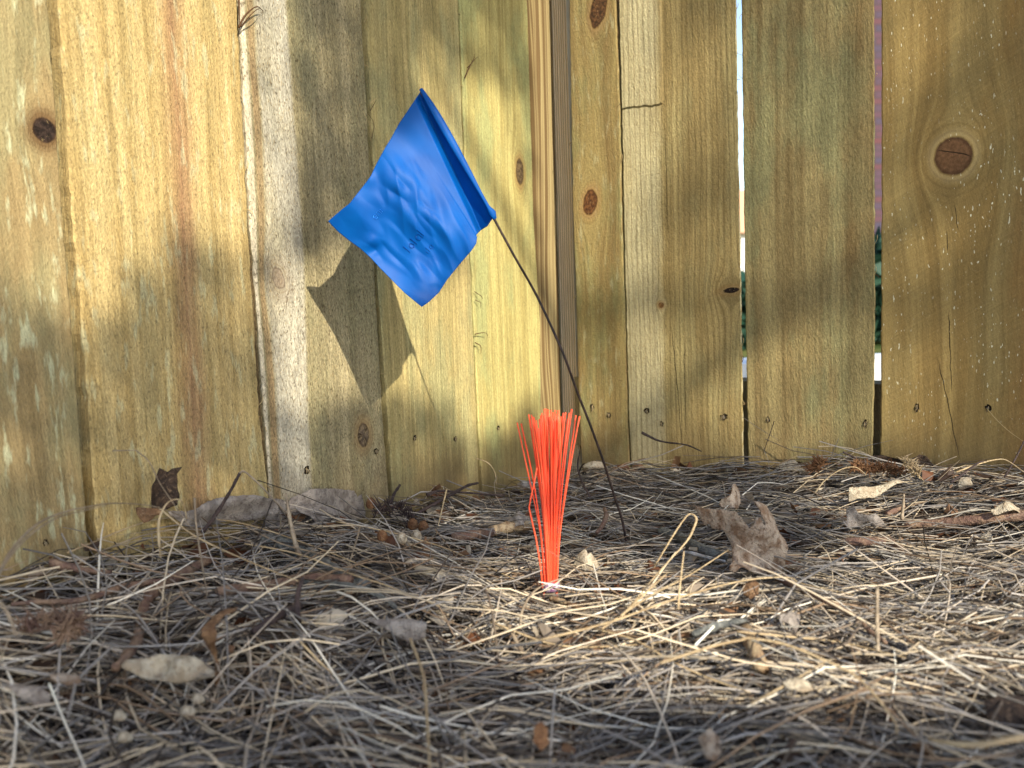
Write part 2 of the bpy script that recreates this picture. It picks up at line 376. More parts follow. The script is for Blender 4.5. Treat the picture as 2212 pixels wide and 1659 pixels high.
# --- corner board with grain and its ribbed grey edge
def corner_piece():
    n = N("wood_corner", .8, .25); x, y, z, _ = n.objc()
    wv = n.noise(n.comb(n.mul(x, 20), 1.1, n.mul(z, 3.2)), 1, 2)
    xp = n.add(x, n.mul(n.sub(wv, .5), .045))
    bd = n.noise(n.comb(n.mul(xp, 190), 3.0, n.mul(z, .8)), 1, 3, .6)
    st = n.noise(n.comb(n.mul(xp, 700), 3.0, n.mul(z, 8)), 1, 2, .6)
    c = n.mix(n.mr(bd, .40, .58), srgb(164, 146, 102), srgb(108, 86, 54)); c = n.scalec(c, n.add(1.0, n.mul(n.sub(st, .5), .5)))
    n.color(c); n.bump(st, .0006, 1)
    m2 = N("wood_ribbed", .9, .2); x, y, z, _ = m2.objc()
    rb = m2.m('SINE', m2.add(m2.mul(x, 2000.0), m2.mul(m2.noise(m2.comb(m2.mul(x, 60), 0., m2.mul(z, 5)), 1, 2), 8.0)))
    g2 = m2.noise(m2.comb(m2.mul(x, 500), 0., m2.mul(z, 30)), 1, 3)
    c2 = m2.mix(m2.mr(rb, -.2, .9), srgb(224, 204, 168), srgb(166, 146, 112)); c2 = m2.scalec(c2, m2.add(.75, m2.mul(g2, .5)))
    m2.color(c2); m2.bump(m2.mul(rb, -1.0), .0008, 1)
    off = .005
    V = [(wing_xz('L', px, py, off)) for px, py in ((1192, 0), (1202, 464), (1213, 900))]
    P = [CORNER + XL * a + YL * off for a, _ in V]
    offB = sum((p - CORNER).dot(YR) for p in P) / 3
    zs = [V[2][1], V[1][1], V[0][1]]
    fv = edge_fn('L', [(1192, 0), (1202, 464), (1213, 900)], off)
    fvR = lambda z: (CORNER + XL * fv(z) + YL * off - CORNER).dot(XR)
    fe = edge_fn('R', [(1222, 0), (1238, 464), (1243, 694), (1251, 907)], offB)
    eL = edge_fn('L', [(1139, 0), (1146, 224), (1153, 464), (1167, 694), (1169, 907), (1171, 980)], 0)
    zz = [-.035 + i * .04 for i in range(46)]
    for nm, wg, lo, hi, yo, mt, lab in (("corner_board", 'L', lambda z: eL(z) + .0012, lambda z: fv(z) + .0, off, n.mat, "brown striped board set back in the fence corner"),
                                ("corner_strip", 'R', lambda z: fvR(z) + .0003, fe, offB, m2.mat, "narrow ribbed grey strip in the fence corner")):
        vs, fs = [], []
        for i, z in enumerate(zz):
            for a, d in ((lo(z), .02), (lo(z), 0), (hi(z), 0), (hi(z), .02)): vs.append((a, d, z))
            if i:
                for k in range(4): fs.append(((i - 1) * 4 + k, (i - 1) * 4 + (k + 1) % 4, i * 4 + (k + 1) % 4, i * 4 + k))
        fs.append((3, 2, 1, 0)); e = (len(zz) - 1) * 4; fs.append((e, e + 1, e + 2, e + 3))
        o = mesh(nm, vs, fs, mt); place_wing(o, wg, 0, yo); o['label'] = lab
corner_piece()
# --- right wing, from the corner
board('R0', 'R', [(1229, 0), (1237, 464), (1244, 638), (1250, 890), (1256, 997)], [(1329, 0), (1338, 224), (1343, 464), (1351, 722), (1355, 907), (1359, 984)],
      lambda cv, W: wood("wood_R1", srgb(158, 136, 84), srgb(128, 104, 62), 6.2, .55, streak=.35, fuzz=.4, speck=.2, fleck=.25, bot=.3, gcol=srgb(126, 128, 86), band=90,
        knots=[KN(cv, 1293, 18, 17, 42, rot=-.25, c1=srgb(48, 34, 22), c2=srgb(104, 72, 44), haloa=.45, halo=1.8),
               KN(cv, 1275, 437, 15, 28, rot=-.2, c1=srgb(62, 38, 22), c2=srgb(118, 78, 44), haloa=.6, halo=1.9)]),
      "narrow greenish board with two brown knots")
board('R1', 'R', [(1336, 0), (1342, 224), (1347, 464), (1354, 750), (1358, 907), (1362, 984)], [(1590, 0), (1594, 280), (1598, 464), (1602, 722), (1605, 907), (1606, 990)],
      lambda cv, W: wood("wood_R2", srgb(172, 148, 96), srgb(152, 128, 80), 7.9, .2, streak=.4, fuzz=.3, speck=.15, bot=.2, lines=.35, linescale=160,
        zones=[(-.02, W * .33, .006, srgb(186, 176, 140), .75)], notch=(-.01, W * .36, cv(1390, 232)[1]),
        cracks=[CK(cv, 1450, 690, 1475, 985, .0009), CK(cv, 1478, 720, 1482, 960, .0007), CK(cv, 1436, 240, 1442, 520, .0006)],
        knots=[KN(cv, 1580, 627, 18, 6, rot=.1, c1=srgb(16, 12, 10), c2=srgb(40, 30, 24), haloa=.3, halo=3.0, flow=1.0),
               KN(cv, 1428, 659, 6, 6, c1=srgb(96, 64, 34), c2=srgb(140, 104, 60), haloa=.6, flow=1.2)]),
      "board with a rough pale left side and fine dark grain lines", backin=.0055)
board('R2', 'R', [(1601, 0), (1607, 464), (1611, 722), (1614, 907), (1616, 984)], [(1888, 0), (1889, 464), (1890, 722), (1886, 907), (1885, 985)],
      lambda cv, W: wood("wood_R3", srgb(164, 144, 96), srgb(138, 116, 74), 8.8, .5, streak=.35, fuzz=.38, speck=.2, bot=.25, gcol=srgb(140, 142, 100), band=80,
        zones=[(W * .78, W * 1.05, .012, srgb(120, 88, 50), .35)]),
      "olive green board with broad vertical bands", backin=.005)
board('R3', 'R', [(1904, 0), (1904, 464), (1902, 907), (1901, 990)], [(2262, 0), (2262, 1000)],
      lambda cv, W: wood("wood_R4", srgb(172, 142, 84), srgb(148, 118, 66), 9.5, .25, streak=.2, fuzz=.18, speck=.06, saw=.28, resin=.9, bot=.35, gcol=srgb(150, 136, 90), band=70, wave=3.2, bumpd=.0005,
        zones=[(W * .78, W * 1.1, .02, srgb(128, 84, 40), .6)], lines=.16, linescale=75,
        cracks=[CK(cv, 2050, 660, 2056, 860, .0008), CK(cv, 2022, 760, 2076, 1005, .0009), CK(cv, 2045, 495, 2046, 545, .0006), CK(cv, 2060, 440, 2072, 500, .0006), CK(cv, 2020, 323, 2103, 338, .0011)],
        knots=[KN(cv, 2060, 337, 42, 42, c1=srgb(96, 68, 44), c2=srgb(118, 86, 58), halo=1.5, haloa=.25, hc=srgb(190, 160, 100), crack=.0, flow=1.5, wob=.16, pale=.16)]),
      "golden board with a big round knot and saw marks")
W3 = wing_xz('R', 2262, 500)[0]
def plain(cv, W): return BOARDS['R1'][0].data.materials[0]
def extra_board(key, s0, s1, src):
    vs = [(0, .016, -.035), (0, 0, -.035), (s1 - s0, 0, -.035), (s1 - s0, .016, -.035), (0, .016, TOP), (0, 0, TOP), (s1 - s0, 0, TOP), (s1 - s0, .016, TOP)]
    fs = [(0, 1, 5, 4), (1, 2, 6, 5), (2, 3, 7, 6), (3, 0, 4, 7), (3, 2, 1, 0), (4, 5, 6, 7)]
    o = mesh("board", vs, fs, BOARDS[src][0].data.materials[0]); place_wing(o, key, s0, 0)
extra_board('R', W3 + .006, W3 + .146, 'R2'); extra_board('R', W3 + .152, W3 + .292, 'L1')
sL = wing_xz('L', -420, 0)[0]
extra_board('L', sL - .15, sL - .008, 'L1'); extra_board('L', sL - .30, sL - .156, 'L3')

# rails and posts behind the boards
rm = wood("wood_rail", srgb(150, 128, 88), srgb(120, 98, 64), 12.5, .3)
def box_in_wing(name, wg, x0, x1, y0, y1, z0, z1, mat):
    vs = [(a, b_, c_) for c_ in (z0, z1) for (a, b_) in ((x0, y0), (x1, y0), (x1, y1), (x0, y1))]
    fs = [(3, 2, 1, 0), (4, 5, 6, 7), (0, 1, 5, 4), (1, 2, 6, 5), (2, 3, 7, 6), (3, 0, 4, 7)]
    o = mesh(name, vs, fs, mat); place_wing(o, wg, 0, 0); return o
for z0 in (.02, .85, 1.55):
    box_in_wing("rail", 'L', -1.5, -.10, .0175, .0555, z0, z0 + .085, rm)
    box_in_wing("rail", 'R', .02, 1.1, .0175, .0555, z0, z0 + .085, rm)
box_in_wing("post", 'R', -.03, .089, .062, .151, -.035, 1.8, rm)

# nail holes: a torn dark pit with a nail head set in it, on each board
pit_m = N("torn_hole", .9, .1); pit_m.color(srgb(34, 26, 18))
pit_s = N("torn_fibre", .9, .1); pit_s.color(srgb(150, 132, 100))
head_m = N("nail_steel", .45, .5); head_m.color(srgb(120, 116, 110)); head_m.b.inputs['Metallic'].default_value = .7
NAILS = {'L0': [(97, 1172, 7, 9)], 'L2': [(662, 1015, 6.5, 10), (812, 975, 5, 6.5)], 'L3': [(895, 945, 3.5, 7), (983, 948, 3.5, 7)], 'L4': [(1075, 925, 3, 5)],
         'R0': [(1280, 880, 4, 8), (1316, 896, 5, 6)], 'R1': [(1397, 887, 6, 6), (1430, 916, 4, 6), (1564, 900, 8, 7)], 'R2': [(1660, 906, 4, 7), (1870, 914, 4.5, 10)],
         'R3': [(1981, 880, 5, 9), (2134, 881, 7, 8)]}
for k, lst in NAILS.items():
    bo, wg, x0, off, cv = BOARDS[k]
    for (px, py, rx, rz) in lst:
        cx, cz = cv(px, py); ex = abs(cv(px + rx, py)[0] - cx); ez = abs(cv(px, py - rz)[1] - cz)
        vs, fs = [(cx, -.0002, cz)], []
        nn = 14
        for i in range(nn):
            a = 2 * math.pi * i / nn; q = random.uniform(.65, 1.3)
            vs.append((cx + math.cos(a) * ex * q, -.0007, cz + math.sin(a) * ez * q))
        for i in range(nn): fs.append((0, 1 + i, 1 + (i + 1) % nn))
        o = mesh("nail_hole", vs, fs, pit_m.mat, bo)
        # torn fibres hanging in the hole
        tv, tf = [], []
        for i in range(5):
            a = cx + random.uniform(-.5, .5) * ex; b_ = cz + random.uniform(-.2, .7) * ez
            v_, f_ = tube_data([(a, -.0006, b_), (a + random.uniform(-.3, .3) * ex, -.0016, b_ - ez * .5), (a + random.uniform(-.4, .4) * ex, -.001, b_ - ez * 1.1)], [.0003, .0003, .0001], 4)
            n0 = len(tv); tv += v_; tf += [tuple(n0 + q for q in f) for f in f_]
        mesh("torn_fibre", tv, tf, pit_s.mat, o)
        hv, hf = [(cx, -.0011, cz - ez * .2)], []
        for i in range(8):
            a = 2 * math.pi * i / 8; hv.append((cx + math.cos(a) * ex * .42, -.0009, cz - ez * .2 + math.sin(a) * ex * .42))
        for i in range(8): hf.append((0, 1 + i, 1 + (i + 1) % 8))
        mesh("nail_head", hv, hf, head_m.mat, o)
# knot hole letting light through beside the black knot
# splinters lifting off board edges
spl_m = N("splinter_wood", .8, .2); spl_m.color(srgb(178, 154, 108))
spl_d = N("splinter_dark", .8, .2); spl_d.color(srgb(84, 60, 38))
def splinter(key, pts, lift, r=.0004, mat=None):
    bo, wg, x0, off, cv = BOARDS[key]
    P = []
    for i, (a, b_) in enumerate(pts):
        q = cv(a, b_); P.append(Vector((q[0], -.0008 - lift * math.sin(math.pi * min(1, (i + .3) / len(pts))), q[1])))
    P = smooth_path(P, 4); n_ = len(P)
    v_, f_ = tube_data(P, [r * (1 - .8 * i / n_) for i in range(n_)], 5)
    mesh("splinter", v_, f_, mat or spl_m.mat, bo, smooth=True)
splinter('L1', [(512, 62), (517, 40), (530, 24), (545, 18), (562, 25)], .006, .0010, spl_d.mat)
splinter('L1', [(515, 60), (522, 40), (536, 26), (552, 22)], .009, .0006, spl_d.mat)
splinter('L1', [(513, 0), (510, 30), (513, 62)], .003, .0008, spl_d.mat)
splinter('L2', [(796, 305), (788, 275), (775, 240)], .006)
splinter('L2', [(797, 300), (792, 270), (781, 243)], .008, .0004, spl_d.mat)
splinter('L2', [(795, 225), (803, 215), (808, 212)], .004)
splinter('L2', [(796, 240), (800, 225), (806, 218)], .004, .0004, spl_d.mat)
splinter('L4', [(1000, 170), (1003, 148), (1012, 130), (1018, 118)], .006, .0008, spl_d.mat)
splinter('L4', [(1004, 148), (1012, 132), (1024, 124)], .007, .0005, spl_d.mat)
splinter('L4', [(1022, 722), (1030, 719), (1040, 720), (1048, 730)], .006, .0006, spl_d.mat)
splinter('L4', [(1022, 740), (1029, 748), (1032, 764)], .005, .0007, spl_d.mat)
splinter('L4', [(1021, 630), (1030, 640), (1036, 646)], .005, .0005, spl_d.mat)
splinter('L4', [(1022, 648), (1028, 654), (1032, 664)], .005, .0005, spl_d.mat)
splinter('R3', [(2134, 881), (2160, 900), (2190, 925), (2225, 955)], .03, .0005)
for key in ('L1', 'L2', 'L3', 'R0', 'R1', 'R2'):
    bo, wg, x0, off, cv = BOARDS[key]
    co = [v.co for v in bo.data.vertices]
    xr = max(v.x for v in co)
    for i in range(9):
        z = random.uniform(.06, .55); side = random.random() < .6
        row = min(range(0, len(co) // 6), key=lambda r_: abs(co[r_ * 6].z - z))
        p = Vector(co[row * 6 + (4 if side else 1)]); sg = 1 if side else -1
        q = p + Vector((sg * random.uniform(.001, .005), -random.uniform(.0, .004), random.uniform(-.008, .010)))
        v_, f_ = tube_data(smooth_path([p, (p + q) / 2 + Vector((sg * .0012, -.0008, 0)), q], 3), [.0003] * 6 + [.0001], 4)
        mesh("splinter", v_, f_, spl_m.mat if random.random() < .7 else spl_d.mat, bo)
# fine raised fuzz on the rough sawn faces (one part per board)
def fuzz_part(key, count, ln_mm=(1.2, 4.0)):
    bo, wg, x0, off, cv = BOARDS[key]; co = [v.co for v in bo.data.vertices]; W = co[4].x
    tv, tf = [], []
    for i in range(count):
        x = random.uniform(.002, W - .002); z = random.uniform(0.0, .60); L = random.uniform(*ln_mm) / 1000
        a = random.gauss(math.pi / 2, .7); dx, dz = math.cos(a) * L, math.sin(a) * L; k = random.uniform(.0002, .0011)
        r = .00012; n0 = len(tv)
        tv += [(x - r, -.0001, z), (x + r, -.0001, z), (x + dx * .5 + r, -k, z + dz * .5 + .0002), (x + dx * .5 - r, -k, z + dz * .5 + .0002), (x + dx, -k * .8, z + dz)]
        tf += [(n0, n0 + 1, n0 + 2, n0 + 3), (n0 + 3, n0 + 2, n0 + 4)]
    o = mesh("wood_fuzz", tv, tf, spl_m.mat, bo); o['kind'] = 'stuff'
for k, c_ in (('L0', 900), ('L1', 3500), ('L2', 3500), ('L3', 1500), ('L4', 700), ('R0', 700), ('R1', 1500), ('R2', 1600), ('R3', 300)): fuzz_part(k, c_)

# ------------------------------------------------------------------ beyond the fence
def box(name, x0, x1, y0, y1, z0, z1, mat, parent=None):
    vs = [(a, b_, c_) for c_ in (z0, z1) for (a, b_) in ((x0, y0), (x1, y0), (x1, y1), (x0, y1))]
    fs = [(3, 2, 1, 0), (4, 5, 6, 7), (0, 1, 5, 4), (1, 2, 6, 5), (2, 3, 7, 6), (3, 0, 4, 7)]
    return mesh(name, vs, fs, mat, parent)
bn = N("brick", .9, .2); tcn = bn.t.nodes.new("ShaderNodeTexCoord"); sp = bn.t.nodes.new("ShaderNodeSeparateXYZ"); bn.t.links.new(tcn.outputs['Object'], sp.inputs[0])
bt = bn.t.nodes.new("ShaderNodeTexBrick"); bn.t.links.new(bn.comb(bn.add(sp.outputs[0], sp.outputs[1]), sp.outputs[2], 0.0), bt.inputs[0])
bt.inputs['Scale'].default_value = 1.0; bt.inputs['Brick Width'].default_value = .21; bt.inputs['Row Height'].default_value = .075; bt.inputs['Mortar Size'].default_value = .008
bt.inputs['Color1'].default_value = srgb(96, 62, 64); bt.inputs['Color2'].default_value = srgb(72, 66, 82); bt.inputs['Mortar'].default_value = srgb(70, 60, 62)
bn.color(bt.outputs[0])
Yb = 11.0
xb0 = at(1740, 300, Yb).x
hb = empty("brick_house", (xb0 + 3, Yb + 1, 0)); tag(hb, "purple brown brick house seen through the gap between fence boards", "house")
def child_box(name, par, *a):
    o = box(name, *a); o.parent = par; o.matrix_parent_inverse = Matrix.Translation(-par.location); return o
child_box("wall", hb, xb0, xb0 + 7, Yb, Yb + 2.0, -.02, 5.2, bn.mat)
rfm = N("roof_shingle", .9, .2); rfm.color(srgb(70, 64, 62))
rf = mesh("roof", [(xb0 - .4, Yb - .4, 5.2), (xb0 + 7.4, Yb - .4, 5.2), (xb0 + 7.4, Yb + 2.4, 5.2), (xb0 - .4, Yb + 2.4, 5.2), (xb0 - .4, Yb + 1, 6.2), (xb0 + 7.4, Yb + 1, 6.2)],
          [(3, 2, 1, 0), (0, 1, 5, 4), (2, 3, 4, 5), (1, 2, 5), (3, 0, 4)], rfm.mat)
rf.parent = hb; rf.matrix_parent_inverse = Matrix.Translation(-hb.location)
Yp = 24.0
pw = at(1600, 500, Yp)
ph = empty("garage", (pw.x, Yp, 0)); tag(ph, "far white garage with a peach eave band seen through the brightest fence gap", "garage")
wm = N("white_siding", .7, .3); wm.color(srgb(232, 232, 226)); pm = N("peach_band", .7, .3); pm.color(srgb(226, 172, 140))
zt = at(1600, 415, Yp).z; zm = at(1600, 505, Yp).z
child_box("wall", ph, pw.x - 2.4, pw.x + 1.0, Yp, Yp + 4, -.02, zm, wm.mat)
child_box("eave_band", ph, pw.x - 2.6, pw.x + 1.2, Yp - .2, Yp + 4.2, zm + .003, zt, pm.mat)
# hedge: leaves through a volume
hm = N("hedge_leaf", .6, .3); _, _, _, ov = hm.objc(); hm.color(hm.mix(hm.noise(ov, 30, 1), srgb(18, 40, 32), srgb(44, 82, 62)))
def leaf_cloud(name, lo, hi, n_, size, mat, parent=None):
    P = rng.uniform(lo, hi, (n_, 3)); a = rng.normal(size=(n_, 3)); a /= np.linalg.norm(a, axis=1)[:, None]
    b_ = np.cross(a, rng.normal(size=(n_, 3))); b_ /= np.linalg.norm(b_, axis=1)[:, None]
    s = rng.uniform(.6, 1.3, (n_, 1)) * size
    V = np.stack([P - a * s, P + b_ * s * .45, P + a * s, P - b_ * s * .45], 1).reshape(-1, 3)
    F = np.arange(n_ * 4).reshape(-1, 4)
    me = bpy.data.meshes.new(name); me.from_pydata(V.tolist(), [], F.tolist()); return link(name, me, mat, parent)
p0 = at(1600, 590, 3.2); p1 = at(1900, 505, 3.2)
hd = empty("hedge", ((p0.x + p1.x) / 2, 3.4, 0)); tag(hd, "dark green leafy hedge behind the right hand fence gaps", "hedge")
for (a, b_, tz, nn) in ((p0.x - .5, p0.x + .18, p0.z, 2600), (p0.x + .2, p1.x + 1.2, p1.z, 6000)):
    o = leaf_cloud("foliage", (a, 3.1, .0), (b_, 3.7, tz), nn, .035, hm.mat); o.parent = hd; o.matrix_parent_inverse = Matrix.Translation(-hd.location)
stm = N("hedge_stem", .9, .1); stm.color(srgb(58, 44, 32))
for i in range(8):
    a = p0.x + (p1.x + 1 - p0.x) * i / 7
    v_, f_ = tube_data([(a, 3.4, -.02), (a + random.uniform(-.05, .05), 3.4, .2), (a + random.uniform(-.1, .1), 3.42, .36)], [.015, .011, .005], 6)
    o = mesh("stem", v_, f_, stm.mat); o.parent = hd; o.matrix_parent_inverse = Matrix.Translation(-hd.location)
# pale stone edging just past the fence
pe = at(1607, 812, 1.75); stn = N("pale_stone", .8, .2); _, _, _, ov = stn.objc(); stn.color(stn.mix(stn.noise(ov, 40, 3), srgb(190, 196, 204), srgb(226, 230, 234)))
e = box("stone_edging", -.1, 2.2, 1.75, 1.9, -.02, pe.z + .022, stn.mat); recentre(e); tag(e, "pale stone edging low behind the right hand fence gaps", "edging")

# ------------------------------------------------------------------ pine straw
def straw_mat(name, sheen=.25):
    n = N(name, .62, sheen); _, _, _, ov = n.objc()
    c = n.attr("tint"); c = n.scalec(c, n.add(.72, n.mul(n.noise(ov, 260, 2, .6), .56)))
    n.color(c); return n.mat
SM = straw_mat("straw")
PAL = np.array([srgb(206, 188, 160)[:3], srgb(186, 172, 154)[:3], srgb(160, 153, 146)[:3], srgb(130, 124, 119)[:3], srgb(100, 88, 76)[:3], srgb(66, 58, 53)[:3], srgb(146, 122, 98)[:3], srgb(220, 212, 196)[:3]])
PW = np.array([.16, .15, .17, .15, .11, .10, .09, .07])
def needles(name, n_, xr, yr, lift=(-.030, -.006), rad=(.00028, .00055), length=(.05, .18), arch=.006, seg=7, bias=None, tilt=.04, pw=PW, gain=1.0):
    cx = rng.uniform(*xr, n_); cy = rng.uniform(*yr, n_)
    # coarse reject behind the fence
    Pn = np.stack([cx, cy], 1) - np.array([CORNER.x, CORNER.y])
    ok = (Pn @ np.array(YL[:2]) < -.004) & (Pn @ np.array(YR[:2]) < -.004)
    cx, cy = cx[ok], cy[ok]; n_ = len(cx)
    th = rng.uniform(0, 2 * np.pi, n_)
    if bias is not None:
        k = rng.random(n_) < .62; th[k] = rng.normal(bias, .45, k.sum())
    pr = np.arange(n_); mt = rng.random(n_) < .55; pr[1:][mt[1:]] = pr[:-1][mt[1:]]      # needles joined in bundles at their base
    cx, cy, th = cx[pr], cy[pr], th[pr] + np.where(mt, rng.normal(0, .07, n_), 0)
    L = rng.uniform(*length, n_); L = np.where(mt, L[pr] * rng.uniform(.9, 1.05, n_), L); kap = rng.normal(0, 3.6, n_); kap[rng.random(n_) < .15] *= 3
    t = np.linspace(-.5, .5, seg)[None, :]
    ang = th[:, None] + kap[:, None] * t * L[:, None]
    st = L[:, None] / (seg - 1); t0 = (np.arange(seg)[None, :] / (seg - 1.0))
    dx, dy = np.cos(ang) * st, np.sin(ang) * st
    px = cx[:, None] + np.cumsum(dx, 1) - dx[:, :1] - (np.cos(th) * .06)[:, None]; py = cy[:, None] + np.cumsum(dy, 1) - dy[:, :1] - (np.sin(th) * .06)[:, None]
    lay = rng.uniform(*lift, n_); lay = np.where(mt, lay[pr], lay)[:, None]
    pz = gh_np(px, py) + lay + np.abs(rng.normal(0, arch, n_))[:, None] * (1 - (2 * t) ** 2) * .7 + rng.normal(0, tilt, n_)[:, None] * t * L[:, None] * 3
    # smooth out bumps: needles are stiff
    zm_ = pz.mean(1, keepdims=True); pz = zm_ + (pz - zm_) * .8
    Q = np.stack([px, py], -1) - np.array([CORNER.x, CORNER.y])
    bad = ((Q @ np.array(YL[:2])) > -.0015).any(1) | ((Q @ np.array(YR[:2])) > -.0015).any(1)
    wb = ground_hit(1189, 1268)
    bad |= ((np.abs(px - wb.x) < .010) & (py > wb.y - .022) & (py < wb.y + .006) & (pz > wb.z - .006)).any(1)
    # keep clear of the lens
    bad |= ((np.hypot(px, py) < .16) & (pz > .05)).any(1)
    px, py, pz, n_ = px[~bad], py[~bad], pz[~bad], (~bad).sum()
    P = np.stack([px, py, pz], -1); T = np.gradient(P, axis=1); T /= np.linalg.norm(T, axis=2, keepdims=True) + 1e-9
    A = np.cross(T, np.array([0, 0, 1.])); A /= np.linalg.norm(A, axis=2, keepdims=True) + 1e-9; B = np.cross(T, A)
    r = rng.uniform(*rad, n_)[:, None, None] * (1 - .65 * np.clip((np.linspace(0, 1, seg) - .55) / .45, 0, 1) ** 1.5)[None, :, None]
    rot = rng.uniform(0, np.pi, n_)[:, None, None]
    sides = 3; V = []
    for k in range(sides):
        q = rot + 2 * np.pi * k / sides; V.append(P + A * np.cos(q) * r + B * np.sin(q) * r)
    V = np.stack(V, 2).reshape(-1, 3)
    base = np.arange(n_ * seg * sides).reshape(n_, seg, sides)
    F = np.stack([base[:, :-1, :], np.roll(base, -1, 2)[:, :-1, :], np.roll(base, -1, 2)[:, 1:, :], base[:, 1:, :]], -1).reshape(-1, 4)
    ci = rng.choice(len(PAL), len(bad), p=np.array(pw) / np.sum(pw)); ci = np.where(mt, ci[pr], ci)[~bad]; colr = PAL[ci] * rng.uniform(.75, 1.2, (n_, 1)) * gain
    grad = 1 + rng.normal(0, .25, n_)[:, None] * np.linspace(-1, 1, seg)[None]
    cc = colr[:, None, :] * np.clip(grad, .4, 1.5)[..., None]; cc = np.repeat(cc[:, :, None, :], sides, 2).reshape(-1, 3)
    cc = np.concatenate([np.clip(cc, 0, 1), np.ones((len(cc), 1))], 1)
    me = bpy.data.meshes.new(name); me.vertices.add(len(V)); me.vertices.foreach_set('co', V.ravel())
    me.loops.add(F.size); me.loops.foreach_set('vertex_index', F.ravel().astype(np.int32)); me.polygons.add(len(F))
    me.polygons.foreach_set('loop_start', np.arange(0, F.size, 4, dtype=np.int32)); me.polygons.foreach_set('loop_total', np.full(len(F), 4, dtype=np.int32))
    me.update(calc_edges=True)
    a = me.color_attributes.new("tint", 'FLOAT_COLOR', 'POINT'); a.data.foreach_set('color', cc.astype(np.float32).ravel())
    me.shade_smooth()
    return link(name, me, SM)
o = needles("pine_straw", 50000, (-.75, .75), (.20, 1.16), lift=(-.032, -.010), bias=0.15, gain=.36, pw=[.08, .09, .16, .18, .19, .20, .09, .01]); tag(o, "dry tan and grey pine needles covering the ground", "pine straw", kind='stuff')  # bulk layer coloured darker, painting shade into the gaps between needles
o = needles("pine_straw", 12000, (-.60, .70), (.22, 1.14), lift=(-.012, .001), rad=(.00035, .00065), length=(.06, .20), arch=.008, bias=-.2, tilt=.06, gain=.74); tag(o, "longest loose pine needles lying on top of the litter", "pine straw", kind='stuff')
o = needles("pine_straw", 9000, (-1.2, 1.5), (-.6, .9), rad=(.0006, .0010)); tag(o, "pine needles scattered around and under the photographer", "pine straw", kind='stuff')
o = needles('pine_straw', 2000, (-.45, .55), (.22, .58), lift=(-.008, .006), rad=(.00045, .0008), length=(.08, .20), arch=.010, tilt=.08); tag(o, 'thick loose pine needles nearest the lens', 'pine straw', kind='stuff')
o = needles('twig_litter', 520, (-.5, .65), (.25, 1.12), lift=(-.010, .002), rad=(.0005, .0012), length=(.03, .11), arch=.006, tilt=.08, pw=[0, 0, .1, .1, .3, .5, 0, 0], gain=.7); tag(o, 'bits of thin dark twig mixed into the pine needles', 'twigs', kind='stuff')
# tiny chips and crumbs of leaf and bark between the needles
def crumbs(n_):
    cx = rng.uniform(-.6, .7, n_); cy = rng.uniform(.22, 1.14, n_)
    Q = np.stack([cx, cy], 1) - np.array([CORNER.x, CORNER.y]); ok = (Q @ np.array(YL[:2]) < -.012) & (Q @ np.array(YR[:2]) < -.012)
    cx, cy = cx[ok], cy[ok]; n_ = len(cx); P = np.stack([cx, cy, gh_np(cx, cy) + rng.uniform(-.016, .002, n_)], 1)
    a = rng.normal(size=(n_, 3)) * [1, 1, .35]; a /= np.linalg.norm(a, axis=1)[:, None]; b_ = np.cross(a, rng.normal(size=(n_, 3)) * [.5, .5, 1]); b_ /= np.linalg.norm(b_, axis=1)[:, None]
    s = .002 + .011 * rng.random((n_, 1)) ** 2.2; nrm = np.cross(a, b_)
    ring = []
    for k in range(6):
        q = 2 * np.pi * k / 6; ring.append(P + (a * np.cos(q) + b_ * np.sin(q) * rng.uniform(.4, .9, (n_, 1))) * s * rng.uniform(.6, 1.2, (n_, 1)) + nrm * rng.normal(0, .18, (n_, 1)) * s)
    V = np.stack([P + nrm * s * .25] + ring, 1).reshape(-1, 3); base = np.arange(n_)[:, None] * 7
    F = np.concatenate([np.concatenate([base, base + 1 + k, base + 1 + (k + 1) % 6], 1) for k in range(6)], 0)
    pal = np.array([srgb(172, 160, 142)[:3], srgb(120, 90, 66)[:3], srgb(92, 58, 38)[:3], srgb(146, 132, 116)[:3], srgb(60, 46, 38)[:3], srgb(180, 168, 148)[:3]])
    cc = pal[rng.choice(6, n_, p=[.13, .22, .2, .2, .2, .05])] * rng.uniform(.7, 1.15, (n_, 1)); cc = np.repeat(np.concatenate([np.clip(cc, 0, 1), np.ones((n_, 1))], 1), 7, 0)
    return mesh("leaf_litter", V, F.tolist(), SM, col=cc)
o = crumbs(9000); tag(o, "crumbs of broken leaf and bark between the pine needles", "leaf litter", kind='stuff')

